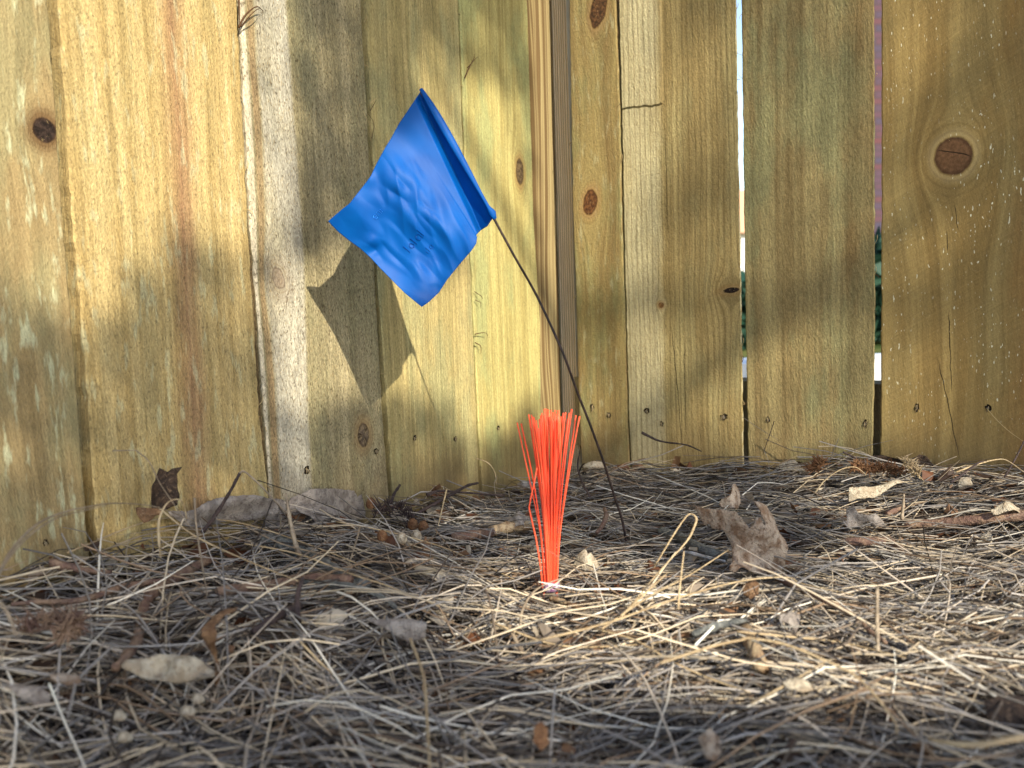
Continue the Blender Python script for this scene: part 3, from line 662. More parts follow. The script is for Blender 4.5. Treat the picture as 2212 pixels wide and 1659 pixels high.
# ------------------------------------------------------------------ leaves, sticks and single blades
def leaf_mat(name, c1, c2, c3=None, sc=120, rough=.75):
    n = N(name, rough, .25); _, _, _, ov = n.objc()
    a = n.noise(ov, sc, 4, .65); b_ = n.noise(ov, sc * 4, 3, .7)
    c = n.mix(n.mr(a, .38, .62), c1, c2)
    if c3: c = n.mix(n.mul(n.mr(b_, .56, .68), .7), c, c3)
    vn = n.m('ABSOLUTE', n.sub(n.noise(ov, sc * .9, 2, .5), .5)); c = n.mix(n.mr(vn, .0, .018, .55, 0.0), c, n.scalec(c, .45))
    c = n.scalec(c, n.add(.75, n.mul(b_, .5))); n.color(c); n.bump(n.add(a, b_), .0016, 1); return n.mat
LM = {
 'greybrown': leaf_mat("leaf_greybrown", srgb(172, 156, 138), srgb(124, 100, 80), srgb(72, 52, 38)),
 'grey': leaf_mat("leaf_grey", srgb(158, 148, 138), srgb(122, 112, 104), srgb(90, 80, 72)),
 'pale': leaf_mat("leaf_pale", srgb(184, 172, 150), srgb(150, 134, 112), srgb(112, 94, 74)),
 'dark': leaf_mat("leaf_dark", srgb(48, 38, 32), srgb(74, 58, 46), srgb(110, 92, 74)),
 'rust': leaf_mat("leaf_rust", srgb(104, 70, 46), srgb(132, 98, 68), srgb(70, 46, 30)),
 'brown': leaf_mat("leaf_brown", srgb(120, 92, 66), srgb(92, 66, 46), srgb(150, 126, 98)),
 'bark': leaf_mat("bark_brown", srgb(104, 80, 70), srgb(136, 112, 92), srgb(70, 52, 42), 90),
 'barkpale': leaf_mat("bark_pale", srgb(168, 148, 118), srgb(126, 98, 72), srgb(92, 66, 48), 90),
 'lichen': leaf_mat("bark_lichen", srgb(92, 94, 92), srgb(132, 132, 126), srgb(52, 50, 48), 200),
 'twig': leaf_mat("bark_twig", srgb(58, 48, 48), srgb(84, 70, 66), srgb(40, 32, 30), 150),
 'straw': leaf_mat("straw_blade", srgb(188, 166, 130), srgb(158, 136, 104), None, 60, .6),
 'strawgrey': leaf_mat("straw_blade_grey", srgb(158, 142, 120), srgb(128, 112, 94), None, 60, .6),
 'white': leaf_mat("stick_white", srgb(214, 210, 204), srgb(184, 178, 170), None, 100),
}
def sheet(name, outline, anchor, tilt, mat, bulge, thick=.0004, step=None, nh=Vector((0, -1, 0))):
    """outline in picture units unprojected on a tilted plane through the anchor's spot on the ground, then curled by bulge(u,v)"""
    A = anchor.copy() if isinstance(anchor, Vector) else ground_hit(*anchor)
    if not isinstance(anchor, Vector): A = CAM + (A - CAM) * (1 - .0065 / max(.05, CAM.z - A.z))      # rests on top of the straw
    nrm = (nh * math.cos(tilt) + Vector((0, 0, 1)) * math.sin(tilt)).normalized()
    ux = Vector((-nh.y, nh.x, 0)).normalized(); uy = nrm.cross(ux)
    if uy.z < 0 or (abs(uy.z) < 1e-6 and uy.y < 0): uy = -uy
    P2 = []
    for (a, b_) in outline:
        d = ray(a, b_); p = CAM + d * ((A - CAM).dot(nrm) / d.dot(nrm)); P2.append(((p - A).dot(ux), (p - A).dot(uy)))
    # refine the border
    Q = []
    for i in range(len(P2)):
        a, b_ = P2[i], P2[(i + 1) % len(P2)]; Ls = math.hypot(a[0] - b_[0], a[1] - b_[1]); k = max(1, int(Ls / .0025))
        for j in range(k): 
            t = j / k; q = .00035 if j else 0
            Q.append((a[0] + (b_[0] - a[0]) * t + random.uniform(-q, q), a[1] + (b_[1] - a[1]) * t + random.uniform(-q, q)))
    xs_ = [q[0] for q in Q]; ys_ = [q[1] for q in Q]; st = step or max(.0022, (max(xs_) - min(xs_)) / 40)
    nb = len(Q); pts = [Vector(q) for q in Q]
    def inside(x, y):
        r_ = False
        for i in range(nb):
            x1, y1 = Q[i]; x2, y2 = Q[(i + 1) % nb]
            if (y1 > y) != (y2 > y) and x < (x2 - x1) * (y - y1) / (y2 - y1) + x1: r_ = not r_
        return r_
    y = min(ys_) + st / 2
    while y < max(ys_):
        x = min(xs_) + st / 2
        while x < max(xs_):
            xx, yy = x + random.uniform(-.2, .2) * st, y + random.uniform(-.2, .2) * st
            if inside(xx, yy) and min((xx - q[0]) ** 2 + (yy - q[1]) ** 2 for q in Q) > (st * .35) ** 2: pts.append(Vector((xx, yy)))
            x += st
        y += st
    r_ = delaunay_2d_cdt(pts, [], [list(range(nb))], 1, 1e-6)
    V2, F2 = r_[0], [tuple(f) for f in r_[2]]
    cx, cy = (max(xs_) + min(xs_)) / 2, (max(ys_) + min(ys_)) / 2; hx, hy = (max(xs_) - min(xs_)) / 2 or 1, (max(ys_) - min(ys_)) / 2 or 1
    vs = []
    for v in V2:
        u_, w_ = (v.x - cx) / hx, (v.y - cy) / hy
        h = bulge(u_, w_) + .0012 * mnoise.noise((v.x * 90, v.y * 90, len(outline) * 1.7)) + .0006 * mnoise.noise((v.x * 300, v.y * 300, 3))
        vs.append(A + ux * v.x + uy * v.y + nrm * h)
    n0 = len(vs); vs2 = [p - nrm * thick for p in vs]
    fs = list(F2) + [tuple(n0 + q for q in f[::-1]) for f in F2]
    ec = {}
    for f in F2:
        for i in range(len(f)): ec[(f[i], f[(i + 1) % len(f)])] = 1
    for (a, b_) in ec:
        if (b_, a) not in ec: fs.append((b_, a, n0 + a, n0 + b_))
    o = mesh(name, vs + vs2, fs, mat, smooth=True)
    o['_anchor'] = [A.x, A.y, A.z]
    return o
def leaf(outline, anchor, tilt, mat, bulge, label, cat="leaf", name="dry_leaf", group=None, thick=.0006, nh=Vector((0, -1, 0))):
    o = sheet(name, outline, anchor, R(tilt), LM[mat], bulge, thick, nh=nh)
    del o['_anchor']; recentre(o); tag(o, label, cat, group); return o

def byL(px, py, d): return hit_plane(px, py, CORNER - YL * d, YL)
NHL = (-YL + Vector((0, -.25, 0))).normalized()
# big curled three-pronged leaf on the right
z5 = lambda a, b_: ((1680 + a * .13562) * .8848, (1200 + b_ * .13562) * .8848)
pr = [(175, 170), (330, 270), (540, 360), (780, 480), (900, 640), (1010, 760), (1080, 700), (1100, 600), (1180, 590), (1240, 680), (1300, 710), (1280, 640), (1200, 560), (1150, 430), (1050, 310),
      (1180, 290), (1330, 310), (1420, 400), (1530, 520), (1590, 660), (1640, 760), (1760, 860), (1830, 980), (1810, 1130), (1830, 1290), (1760, 1370), (1560, 1410), (1400, 1480), (1180, 1530), (1060, 1490), (960, 1410),
      (880, 1420), (800, 1500), (700, 1480), (720, 1370), (790, 1270), (790, 1000), (740, 850), (640, 700), (460, 620), (420, 540), (340, 530), (270, 380)]
leaf([z5(*p) for p in pr], (1640, 1246), 28, 'greybrown', lambda u, v: .013 * math.cos(u * 2.6) + .008 * math.sin(v * 3 + u * 2) + .016 * max(0, v - .2) * (u + .3), 
     "large crumpled brown leaf with three horn-like prongs right of the flag wire", thick=.0012)
# insect hole spots on it are left to the surface
# long grey leaf pair against the fence at the left
z6 = lambda a, b_: ((300 + a * .29837) * .8848, (1080 + b_ * .29837) * .8848)
leaf([z6(*p) for p in [(350, 560), (520, 565), (600, 540), (700, 480), (850, 440), (1020, 432), (1160, 460), (1300, 465), (1390, 500), (1340, 570), (1180, 600), (1060, 640), (900, 640), (760, 680), (640, 705), (560, 700), (440, 640), (370, 600)]],
     byL(600, 1120, .022), 8, 'grey', lambda u, v: .005 * math.sin(v * 2.4) * (1 - u * u) + .003 * math.sin(u * 4), "long grey wavy leaf leaning along the foot of the fence at left", thick=.0007, nh=-YL)
leaf([z6(*p) for p in [(1380, 460), (1530, 382), (1700, 378), (1900, 395), (1930, 450), (1970, 425), (2000, 520), (2020, 600), (1960, 640), (1800, 650), (1650, 690), (1400, 715), (1180, 715), (1190, 610), (1350, 560)]],
     byL(700, 1110, .013), 4, 'grey', lambda u, v: .003 * u * v + .003 * math.cos(u * 3), "broad grey leaf with a torn tip standing against the striped board", nh=-YL)
leaf([z6(*p) for p in [(1420, 520), (1540, 510), (1600, 500), (1720, 540), (1830, 610), (1890, 645), (1760, 660), (1680, 700), (1600, 710), (1520, 640), (1440, 580)]],
     byL(690, 1130, .030), 20, 'grey', lambda u, v: .006 * math.cos(v * 2), "pointed grey leaf tip lying over the broad torn leaf", nh=-YL)
leaf([z6(*p) for p in [(240, 480), (245, 360), (300, 320), (330, 210), (400, 245), (425, 215), (475, 200), (455, 260), (470, 400), (485, 460), (480, 520), (420, 560), (300, 560), (255, 540)]],
     byL(352, 1080, .030), 4, 'dark', lambda u, v: .009 * (1 - u * u) * -1 + .003 * v, "dark curled leaf with two horned tips standing by the left fence board", nh=NHL)
leaf([z6(*p) for p in [(130, 530), (200, 535), (290, 545), (310, 590), (260, 600), (230, 640), (190, 660), (140, 590)]], byL(340, 1120, .028), 10, 'brown', lambda u, v: .004 * u, "small brown leaf scrap below the horned dark leaf", nh=NHL)
# whitish leaf beside the whisker
z4 = lambda a, b_: (1097.2 + .1867 * a, 999.8 + .1867 * b_)
leaf([z4(*p) for p in [(765, 1130), (820, 1050), (890, 1020), (920, 1090), (960, 1070), (1020, 1110), (1080, 1190), (1060, 1260), (900, 1250), (840, 1210), (780, 1180)]], (1268, 1232), 40, 'pale',
     lambda u, v: .006 * math.cos(u * 2.5) * math.cos(v), "cream curled leaf just right of the orange whisker base")
leaf([z4(*p) for p in [(860, 20), (960, 0), (1080, 0), (1160, 40), (1100, 70), (960, 75), (880, 60)]], (1290, 1018), 30, 'pale', lambda u, v: .006 * math.cos(u * 2), "pale leaf at the fence corner left of the flag wire")
leaf([z4(*p) for p in [(100, 240), (170, 215), (230, 225), (260, 180), (290, 250), (280, 300), (150, 300)]], (1135, 1058), 25, 'grey', lambda u, v: .005 * math.cos(u * 2.2), "grey crumpled leaf left of the whisker near the fence")
leaf([z4(*p) for p in [(0, 620), (110, 600), (250, 610), (270, 660), (200, 740), (60, 760), (0, 720)]], (1110, 1140), 45, 'grey', lambda u, v: .005 * math.cos(u * 3), "grey blotched leaf behind the brown stick left of the whisker")
r4 = lambda a, b_: (1592.6 + .28 * a, 840.6 + .28 * b_)
leaf([r4(*p) for p in [(300, 600), (360, 570), (440, 552), (490, 580), (500, 615), (400, 628), (310, 622)]], (1705, 1018), 40, 'pale', lambda u, v: .004 * math.cos(u * 2), "small white leaf near the fence below the olive board")
leaf([r4(*p) for p in [(945, 552), (1030, 515), (1110, 508), (1200, 530), (1300, 545), (1390, 520), (1410, 502), (1460, 520), (1515, 595), (1440, 622), (1300, 610), (1100, 605), (1000, 590)]], hit_plane(1930, 1000, CORNER - YR * .022, YR), 8, 'dark',
     lambda u, v: .006 * math.sin(u * 5) + .004 * v, "long dark rolled leaf under the golden board", nh=-YR)
leaf([r4(*p) for p in [(790, 1020), (860, 1010), (860, 910), (900, 900), (940, 960), (1000, 980), (1060, 960), (1140, 1020), (1140, 1060), (1040, 1070), (1000, 1020), (940, 1060), (870, 1085), (820, 1060)]], (1865, 1145), 22, 'grey',
     lambda u, v: .006 * math.sin(u * 4 + v), "torn grey leaf curled upward beside the forked twig at right")
leaf([r4(*p) for p in [(850, 800), (930, 800), (1040, 770), (1200, 740), (1320, 710), (1400, 690), (1430, 700), (1300, 760), (1180, 790), (1060, 830), (960, 850), (860, 860)]], (1880, 1080), 55, 'pale',
     lambda u, v: .006 * math.cos(v * 2) + .003 * math.sin(u * 6), "whitish bark-like leaf strip on the sunny straw at right", name="bark_strip", cat="bark")
leaf([r4(*p) for p in [(1700, 740), (1720, 690), (1790, 690), (1820, 720), (1800, 750), (1720, 760)]], (2080, 1052), 40, 'pale', lambda u, v: .003 * math.cos(u * 2), "small cream leaf scrap under the arched needle at far right")
leaf([r4(*p) for p in [(1960, 910), (2060, 890), (2190, 890), (2212, 930), (2100, 960), (1990, 950)]], (2170, 1108), 55, 'pale', lambda u, v: .004 * math.cos(u * 3), "cream leaf lying at the right picture edge above the thick branch")
leaf([(1560 + .28 * (p[0] - 1700), 1085 + .28 * (p[1] - 850)) for p in [(1680, 860), (1700, 820), (1760, 800), (1770, 720), (1810, 700), (1840, 760), (1850, 850), (1820, 900), (1720, 900)]], (1560, 1100), 25, 'greybrown',
     lambda u, v: .004 * math.cos(u * 3), "small folded tan leaf above the three pronged leaf")
r5 = lambda a, b_: (.28 * a, 1194.5 + .28 * b_)
r6 = lambda a, b_: (530.9 + .28 * a, 1194.5 + .28 * b_)
r7 = lambda a, b_: (1061.8 + .28 * a, 1194.5 + .28 * b_)
r8 = lambda a, b_: (1592.6 + .28 * a, 1194.5 + .28 * b_)
leaf([r5(*p) for p in [(80, 1100), (180, 1070), (330, 1110), (440, 1180), (430, 1240), (330, 1250), (200, 1200)]], (90, 1545), 55, 'grey', lambda u, v: .004 * math.cos(v * 2) + .008, "pale grey oval leaf in the blurred lower left corner")
leaf([r5(*p) for p in [(420, 1010), (520, 1010), (660, 1040), (690, 1110), (580, 1120), (460, 1060)]], (150, 1508), 55, 'greybrown', lambda u, v: .010 + .002 * u, "mottled pinkish leaf next to the pale oval leaf at lower left")
leaf([r5(*p) for p in [(1000, 960), (1150, 900), (1300, 880), (1430, 870), (1560, 890), (1690, 960), (1700, 1040), (1580, 1060), (1400, 1080), (1200, 1060), (1040, 1020)]], (380, 1480), 50, 'pale', lambda u, v: .012 + .006 * math.sin(u * 6) * math.cos(v * 2), "broken whitish leaf cluster lying at lower left")
for i, (px, py, lab) in enumerate([(440, 1518, "left scale of the pair of cream seed scales at lower left"), (418, 1545, "right rounded cream seed scale below the broken whitish leaf"), (275, 1555, "cream seed scale on the twig in the lower left blur"), (285, 1600, "tan seed scale under the twig in the lower left blur")]):
    leaf([(px + 16 * math.cos(a) * (1.2 if i % 2 else .9), py + 13 * math.sin(a)) for a in [k * .785 for k in range(8)]], (px, py + 12), 35, 'pale', lambda u, v: .012 - .004 * u * u, lab, cat="seed scale", name="seed_scale")
leaf([r5(*p) for p in [(1640, 560), (1700, 480), (1780, 420), (1870, 410), (1850, 440), (1780, 470), (1740, 540), (1760, 600), (1720, 700), (1700, 800), (1760, 950), (1740, 1000), (1700, 900), (1660, 720)]], (480, 1440), 15, 'brown', lambda u, v: .012 + .006 * math.sin(v * 4),
     "thin twisted rusty leaf standing up at lower left")
leaf([r6(*p) for p in [(940, 620), (1060, 580), (1240, 620), (1420, 680), (1400, 740), (1280, 770), (1120, 720), (1000, 670)]], (860, 1412), 55, 'grey', lambda u, v: .012 + .005 * math.cos(v * 2.2), "split grey bark piece lying before the whisker", name="bark_strip", cat="bark")
leaf([r7(*p) for p in [(330, 1350), (380, 1310), (430, 1370), (440, 1480), (380, 1540), (320, 1460)]], (1167, 1622), 30, 'rust', lambda u, v: .010, "orange brown leaf scrap blurred at the bottom centre")
leaf([r7(*p) for p in [(1560, 1420), (1640, 1340), (1720, 1420), (1750, 1520), (1690, 1600), (1620, 1580)]], (1525, 1642), 25, 'greybrown', lambda u, v: .012 - .004 * u * u, "mauve brown curled leaf blurred at the bottom right of centre")
leaf([r8(*p) for p in [(320, 1050), (420, 1030), (530, 1060), (570, 1110), (470, 1150), (370, 1120)]], (1720, 1515), 50, 'pale', lambda u, v: .010 - .003 * u * u, "bright white leaf scrap in the blurred lower right")
leaf([r8(*p) for p in [(1880, 1160), (2000, 1120), (2300, 1130), (2300, 1420), (2100, 1380), (1900, 1300)]], (2170, 1590), 45, 'dark', lambda u, v: .004, "dark brown leaf at the right edge of the lower foreground")
leaf([r4(*p) for p in [(40, 1520), (120, 1470), (175, 1500), (160, 1590), (100, 1630), (50, 1580)]], (1622, 1298), 40, 'brown', lambda u, v: .003 * math.cos(u * 2), "brown leaf tucked under the long arching straw below the pronged leaf")
leaf([r8(*p) for p in [(310, 500), (380, 480), (470, 500), (470, 560), (440, 640), (380, 570), (320, 560)]], (1700, 1372), 45, 'grey', lambda u, v: .005, "grey ragged leaf scrap right of the small stone tube")
# brown three-lobed husks left of the whisker
for i, (px, py, lab, mt) in enumerate([(868, 1165, "left pale lobe of the dried seed husks", 'pale'), (900, 1160, "right pale seed husk with veins", 'pale'), (892, 1135, "upper rust coloured seed husk", 'rust'), (915, 1140, "right rust coloured seed husk", 'rust'), (826, 1160, "leftmost rust seed husk", 'rust'), (802, 1090, "upright curled rust husk beside the torn leaf", 'rust')]):
    leaf([(px + 12 * math.cos(a), py + 14 * math.sin(a) * (1.1 if math.sin(a) < 0 else .8)) for a in [k * .698 for k in range(9)]], (px, py + 14), 20, mt, lambda u, v: .006 - .005 * (u * u + v * v * .5), lab, cat="seed husk", name="seed_husk")

def stick(pts, rad, mat, label, cat="stick", name="stick", sides=8, sink=0.0, raise_=0.0, depths=None, jit=.12, knots_=True):
    P = []
    for i, (a, b_) in enumerate(pts):
        if depths is not None and depths[i] is not None: P.append(at(a, b_, depths[i]))
        else:
            p = ground_hit(a, b_); P.append(p + Vector((0, 0, raise_ + .004)))
    P = smooth_path(P, 5); n_ = len(P)
    if hasattr(rad, '__len__'): rr = list(np.interp(np.linspace(0, 1, n_), np.linspace(0, 1, len(rad)), rad))
    else: rr = [rad] * n_
    if knots_: rr = [r_ * (1 + .18 * math.sin(i * 1.9) * random.random()) for i, r_ in enumerate(rr)]
    v_, f_ = tube_data(P, rr, sides, jit=jit)
    o = mesh(name, v_, f_, LM[mat], smooth=True); recentre(o); tag(o, label, cat); return o
q6 = lambda a, b_: (530.9 + .28 * a, 840.6 + .28 * b_)
stick([q6(1590, 1200), q6(1750, 1185), q6(1900, 1160)], [.0032, .0042, .0042], 'bark', "dark ribbed end piece of bark at the left of the brown stick", raise_=.002)
stick([q6(1885, 1160), q6(2050, 1125), q6(2250, 1112)], [.0042, .0048, .0038], 'barkpale', "thick pale brown stick lying left of the whisker base", raise_=.003)
stick([q6(150, 1195), q6(320, 1245), q6(480, 1310), q6(640, 1400), q6(820, 1500), q6(965, 1545)], [.0048, .0055, .0042, .004, .0035, .003], 'lichen', "grey green lichen crusted branch under the straw at left", "branch", "branch", raise_=-.001, jit=.25)
stick([(475, 1313), (590, 1297), (680, 1283), (760, 1286)], [.0028, .0036, .0034, .0030], 'bark', "smooth brown stick lying across the left foreground", raise_=.006)
stick([r6(430, 340), r6(700, 360), r6(900, 400), r6(1080, 480), r6(1230, 610)], [.0016, .0018, .0018, .0016, .001], 'lichen', "thin speckled twig curving down in the left middle", "twig", "twig", raise_=.006, jit=.3)
stick([r6(70, 810), r6(240, 690), r6(430, 590)], [.0022, .0026, .0020], 'twig', "lower arm of the dark forked twig at left", "twig", "twig", raise_=.010)
stick([r6(430, 590), r6(400, 480), r6(400, 330), r6(440, 190)], [.0020, .0018, .0016, .001], 'twig', "upright arm of the dark forked twig at left", "twig", "twig", depths=[None, .50, .51, .52])
stick([r5(100, 560), r5(300, 540), r5(640, 520), r5(1000, 400), r5(1300, 360)], [.001, .0016, .0018, .002, .002], 'bark', "long dark twig crossing the left litter", "twig", "twig", raise_=.008)
stick([r5(1640, 160), r5(1450, 260), r5(1290, 350), r5(1150, 480), r5(1100, 700), r5(1050, 860), r5(900, 1040)], [.0030, .0034, .003, .0032, .003, .0025, .002], 'bark', "knobbly brown branch running toward the camera at left", "branch", "branch", raise_=.006, jit=.3)
stick([r5(400, 150), r5(600, 200), r5(860, 230)], [.0032, .0024, .0018], 'bark', "short peeling twig on the pile by the left fence edge", "twig", "twig", raise_=.002, jit=.3)
stick([r4(1290, 1110), r4(1500, 1105), r4(1750, 1085), r4(2000, 1060), r4(2300, 1030)], [.0030, .0042, .0040, .0042, .0045], 'bark', "long thick brown branch lying at the right edge", "branch", "branch", raise_=.003)
stick([r4(835, 1248), r4(1000, 1245), r4(1150, 1238)], [.0032, .0034, .0034], 'bark', "short brown stick with cut ends at right", raise_=.003)
stick([r4(1150, 1230), r4(1200, 1260), r4(1270, 1310)], [.0045, .0040, .003], 'bark', "gnarled dark stub at the end of the short stick", "stub", "wood_stub", raise_=.002, jit=.3)
stick([r4(1150, 1060), r4(1220, 1020), r4(1290, 990)], [.0028, .0030, .0026], 'bark', "dark twig base below the forked straw at right", "twig", "twig", raise_=.006)
stick([r4(1270, 1010), r4(1280, 900), r4(1285, 810)], [.0014, .0012, .0008], 'strawgrey', "upright grey straw rising from the dark twig at right", "straw", "straw_blade", depths=[.74, .74, .74], sides=5)
stick([r8(1080, 265), r8(1078, 500), r8(1085, 760)], [.0009, .0010, .0010], 'strawgrey', "short white straight stick standing in the right foreground", raise_=.006, depths=[.49, .475, .46], jit=.05)
stick([r8(60, 690), r8(130, 850), r8(190, 1020)], [.0040, .0042, .0042], 'barkpale', "hollow tan bark tube in the right foreground", "bark", "bark_tube", raise_=.004, jit=.06)
stick([r8(230, 270), r8(400, 380), r8(640, 500), r8(900, 640), r8(1020, 760), r8(1150, 860)], [.0022, .0018, .0016, .0014, .0014, .001], 'bark', "long curved twig running to the lower right", "twig", "twig", raise_=.008)
stick([r7(130, 680), r7(200, 820), r7(260, 940)], [.0011, .0012, .0010], 'strawgrey', "grey white stub standing in front of the whisker", raise_=.006)
stick([r7(460, 460), r7(570, 500), r7(720, 560)], [.0018, .0018, .0014], 'barkpale', "small pale twig right below the whisker", "twig", "twig", raise_=.006, jit=.2)
stick([r7(1550, 790), r7(1750, 720), r7(1960, 680)], [.0018, .0022, .0020], 'lichen', "grey lichen twig in front of the bark tube", "twig", "twig", raise_=.008, jit=.25)
# the standing bent twig at the left
stick([(437, 1150), (455, 1128), (470, 1106), (497, 1062), (518, 1022)], [.0014, .0014, .0016, .0011, .0012], 'twig', "bent dark twig standing like a tent pole before the long grey leaf", "twig", "twig", depths=[.66, .66, .66, .66, .66], jit=.1)
stick([(518, 1022), (529, 1019), (560, 1046), (590, 1078), (622, 1112)], [.0010, .0008, .0007, .0007, .0006], 'strawgrey', "thin stalk hanging down from the bent dark twig", "stalk", "stalk", depths=[.66, .66, .655, .65, .65], sides=5)
stick([r4(815, 485), r4(880, 515), r4(960, 555)], [.0009, .0008, .0007], 'twig', "thin black stalk of the long dark rolled leaf", "stalk", "stalk", depths=[.86, .86, .86], sides=5)
stick([r4(2212, 400), r4(2180, 470), r4(2110, 600), r4(2060, 680)], [.0007, .0008, .0008, .0008], 'twig', "thin dark stem leaning on the board at the right edge", "stem", "stem", depths=[.80, .80, .80, .80], sides=5)
stick([q6(1400, 815), q6(1500, 785), q6(1700, 800), q6(2000, 820)], [.0020, .0011, .0010, .0008], 'twig', "dark knobbed twig poking left near the fence corner", "twig", "twig", depths=[.86, .87, .89, .90])
stick([q6(1300, 970), q6(1500, 860), q6(1700, 750), q6(1790, 725)], [.0014, .0016, .0015, .0012], 'twig', "slate blue twig slanting up against the fence", "twig", "twig", depths=[.84, .86, .90, .92])
stick([q6(1120, 880), q6(1150, 800), q6(1190, 740)], [.0016, .0014, .0012], 'twig', "short dark twig leaning at the foot of the fence board joint", "twig", "twig", depths=[.85, .86, .87])
stick([q6(420, 1290), q6(380, 1180), q6(340, 1000), q6(310, 800)], [.0016, .0018, .0016, .0005], 'strawgrey', "bundle of upright grey straw before the broad torn leaf", "straw", "straw_blade", depths=[.63, .635, .64, .645], sides=5)
q3 = lambda a, b_: (1061.8 + .28 * a, 840.6 + .28 * b_)
stick([q3(1160, 335), q3(1300, 400), q3(1500, 430), q3(1620, 480)], [.0016, .0010, .0008, .0005], 'twig', "knobbed twig rising left at the foot of the rough board", "twig", "twig", depths=[.93, .92, .90, .88])
stick([q3(680, 480), q3(665, 600), q3(700, 720), q3(760, 830)], [.0004, .0009, .0010, .0010], 'twig', "thin curved black twig between whisker and flag wire", "twig", "twig", depths=[.86, .85, .83, .81], sides=5)
stick([q3(870, 920), q3(885, 980), q3(850, 1060), q3(810, 1110)], [.0014, .0022, .0018, .0014], 'bark', "hooked dark twig left of the flag wire base", "twig", "twig", depths=[.79, .78, .77, .76])
stick([q3(1310, 1140), q3(1450, 1190), q3(1620, 1280), q3(1810, 1350)], [.0040, .0046, .0042, .0034], 'lichen', "dark grey scaly stick below the looped straw", raise_=.001, jit=.2)
stick([q3(1400, 1300), q3(1600, 1360), q3(1800, 1412)], [.0014, .0017, .0014], 'white', "flat white straw sliver left of the pronged leaf", "straw", "straw_blade", raise_=.004, sides=5, jit=.0)
# single blades of straw one can pick out
def blade(pts, r, mat, label, depths=None, raise_=.008, flat=.55):
    P = []
    for i, (a, b_) in enumerate(pts):
        P.append(at(a, b_, depths[i]) if depths else ground_hit(a, b_) + Vector((0, 0, raise_)))
    P = smooth_path(P, 8); n_ = len(P)
    v_, f_ = tube_data(P, [0.72 * r * (1 - .6 * (i / n_) ** 3) for i in range(n_)], 6, flat)
    o = mesh("straw_blade", v_, f_, LM[mat], smooth=True); recentre(o); tag(o, label, "straw", "single blades of pine straw"); return o
blade([(-30, 1290), (0, 1235), (30, 1182), (84, 1130), (140, 1106), (190, 1095), (252, 1087), (336, 1095), (420, 1125)], .0013, 'strawgrey', "long grey straw arching high over the left edge", [.40, .41, .43, .46, .48, .50, .53, .56, .59])
blade([(-30, 1270), (10, 1218), (60, 1160), (120, 1120), (180, 1103), (230, 1092)], .0009, 'strawgrey', "second straw running beside the high arch at the left edge", [.40, .41, .44, .47, .50, .51])
z1 = lambda a, b_: (.28 * a, 840.6 + .28 * b_)
blade([z1(1240, 1300), z1(1225, 1150), z1(1230, 1000), z1(1290, 880), z1(1375, 850), z1(1420, 900), z1(1440, 1000)], .0011, 'straw', "hooked straw loop in front of the horned dark leaf", [.54, .54, .545, .55, .55, .555, .56])
blade([z1(870, 475), z1(1050, 472)], .0009, 'strawgrey', "short level straw tip floating before the reddish board", [.56, .56])
blade([z1(1050, 472), z1(1150, 560), z1(1230, 720), z1(1330, 870), z1(1450, 1040), z1(1530, 1110)], .0008, 'strawgrey', "bent straw falling from the level tip toward the litter", [.56, .56, .565, .57, .575, .58])
blade([z1(1220, 910), z1(1500, 1130), z1(1900, 1320), z1(2300, 1480)], .0011, 'straw', "straight straw slanting right below the horned leaf", [.60, .58, .555, .53])
blade([z1(1500, 840), z1(1520, 1100), z1(1600, 1600)], .0009, 'strawgrey', "upright thin straw before the long grey leaf", [.57, .56, .50])
blade([z1(0, 1640), z1(60, 1730), z1(130, 1900)], .0012, 'strawgrey', "blurred straw dropping at the lower left edge", [.39, .385, .38])
blade([(150, 1235), (330, 1160), (460, 1155), (560, 1175), (700, 1225), (850, 1290)], .0012, 'straw', "tan straw curving over the mound at left", raise_=.012)
blade([(120, 1270), (300, 1185), (430, 1168), (600, 1215), (760, 1290), (900, 1345)], .0012, 'strawgrey', "grey straw curving over the mound at left")
blade([q6(0, 1300), q6(400, 1380), q6(800, 1540), q6(1100, 1640), q6(1500, 1800)], .0013, 'straw', "straw crossing the lichen crusted branch", raise_=.010)
blade([q6(0, 1180), q6(300, 1330), q6(700, 1440), q6(1000, 1600)], .0012, 'strawgrey', "grey straw crossing the lichen crusted branch", raise_=.012)
blade([q6(700, 1100), q6(1100, 1180), q6(1500, 1290), q6(1800, 1420), q6(2150, 1590)], .0012, 'straw', "long straw running right toward the whisker base")
blade([q3(1250, 1380), q3(1400, 1130), q3(1500, 985), q3(1545, 965), q3(1580, 1000), q3(1560, 1070), q3(1500, 1180), q3(1300, 1400), q3(1050, 1700)], .0013, 'straw', "tall straw bent over in a loop right of the whisker", [.60, .60, .60, .60, .595, .59, .58, .565, .53])
blade([q3(0, 1990), q3(300, 1950), q3(900, 1800), q3(1350, 1640), q3(1750, 1520), q3(2050, 1462), q3(2300, 1455), r4(500, 1500), r4(900, 1590)], .0013, 'straw', "very long pale straw arching below the pronged leaf", [.46, .47, .50, .53, .55, .56, .565, .56, .54])
blade([q3(850, 1850), q3(1200, 1610), q3(1500, 1450), q3(1830, 1240)], .0011, 'straw', "straight straw pointing at the pronged leaf", [.49, .53, .56, .60])
blade([q3(1000, 1750), q3(1200, 1560), q3(1355, 1420)], .0012, 'straw', "short thick straw pointing up beside the loop", [.50, .52, .54])
blade([q3(1440, 1700), q3(1455, 1500), q3(1485, 1250)], .0009, 'straw', "nearly upright straw left of the pronged leaf", [.53, .535, .54])
blade([q3(220, 1850), q3(240, 1700), q3(330, 1560), q3(480, 1480), q3(700, 1425), q3(1000, 1405), q3(1300, 1430)], .0012, 'strawgrey', "curved straw wrapping in front of the whisker base", [.55, .56, .575, .585, .59, .60, .60])
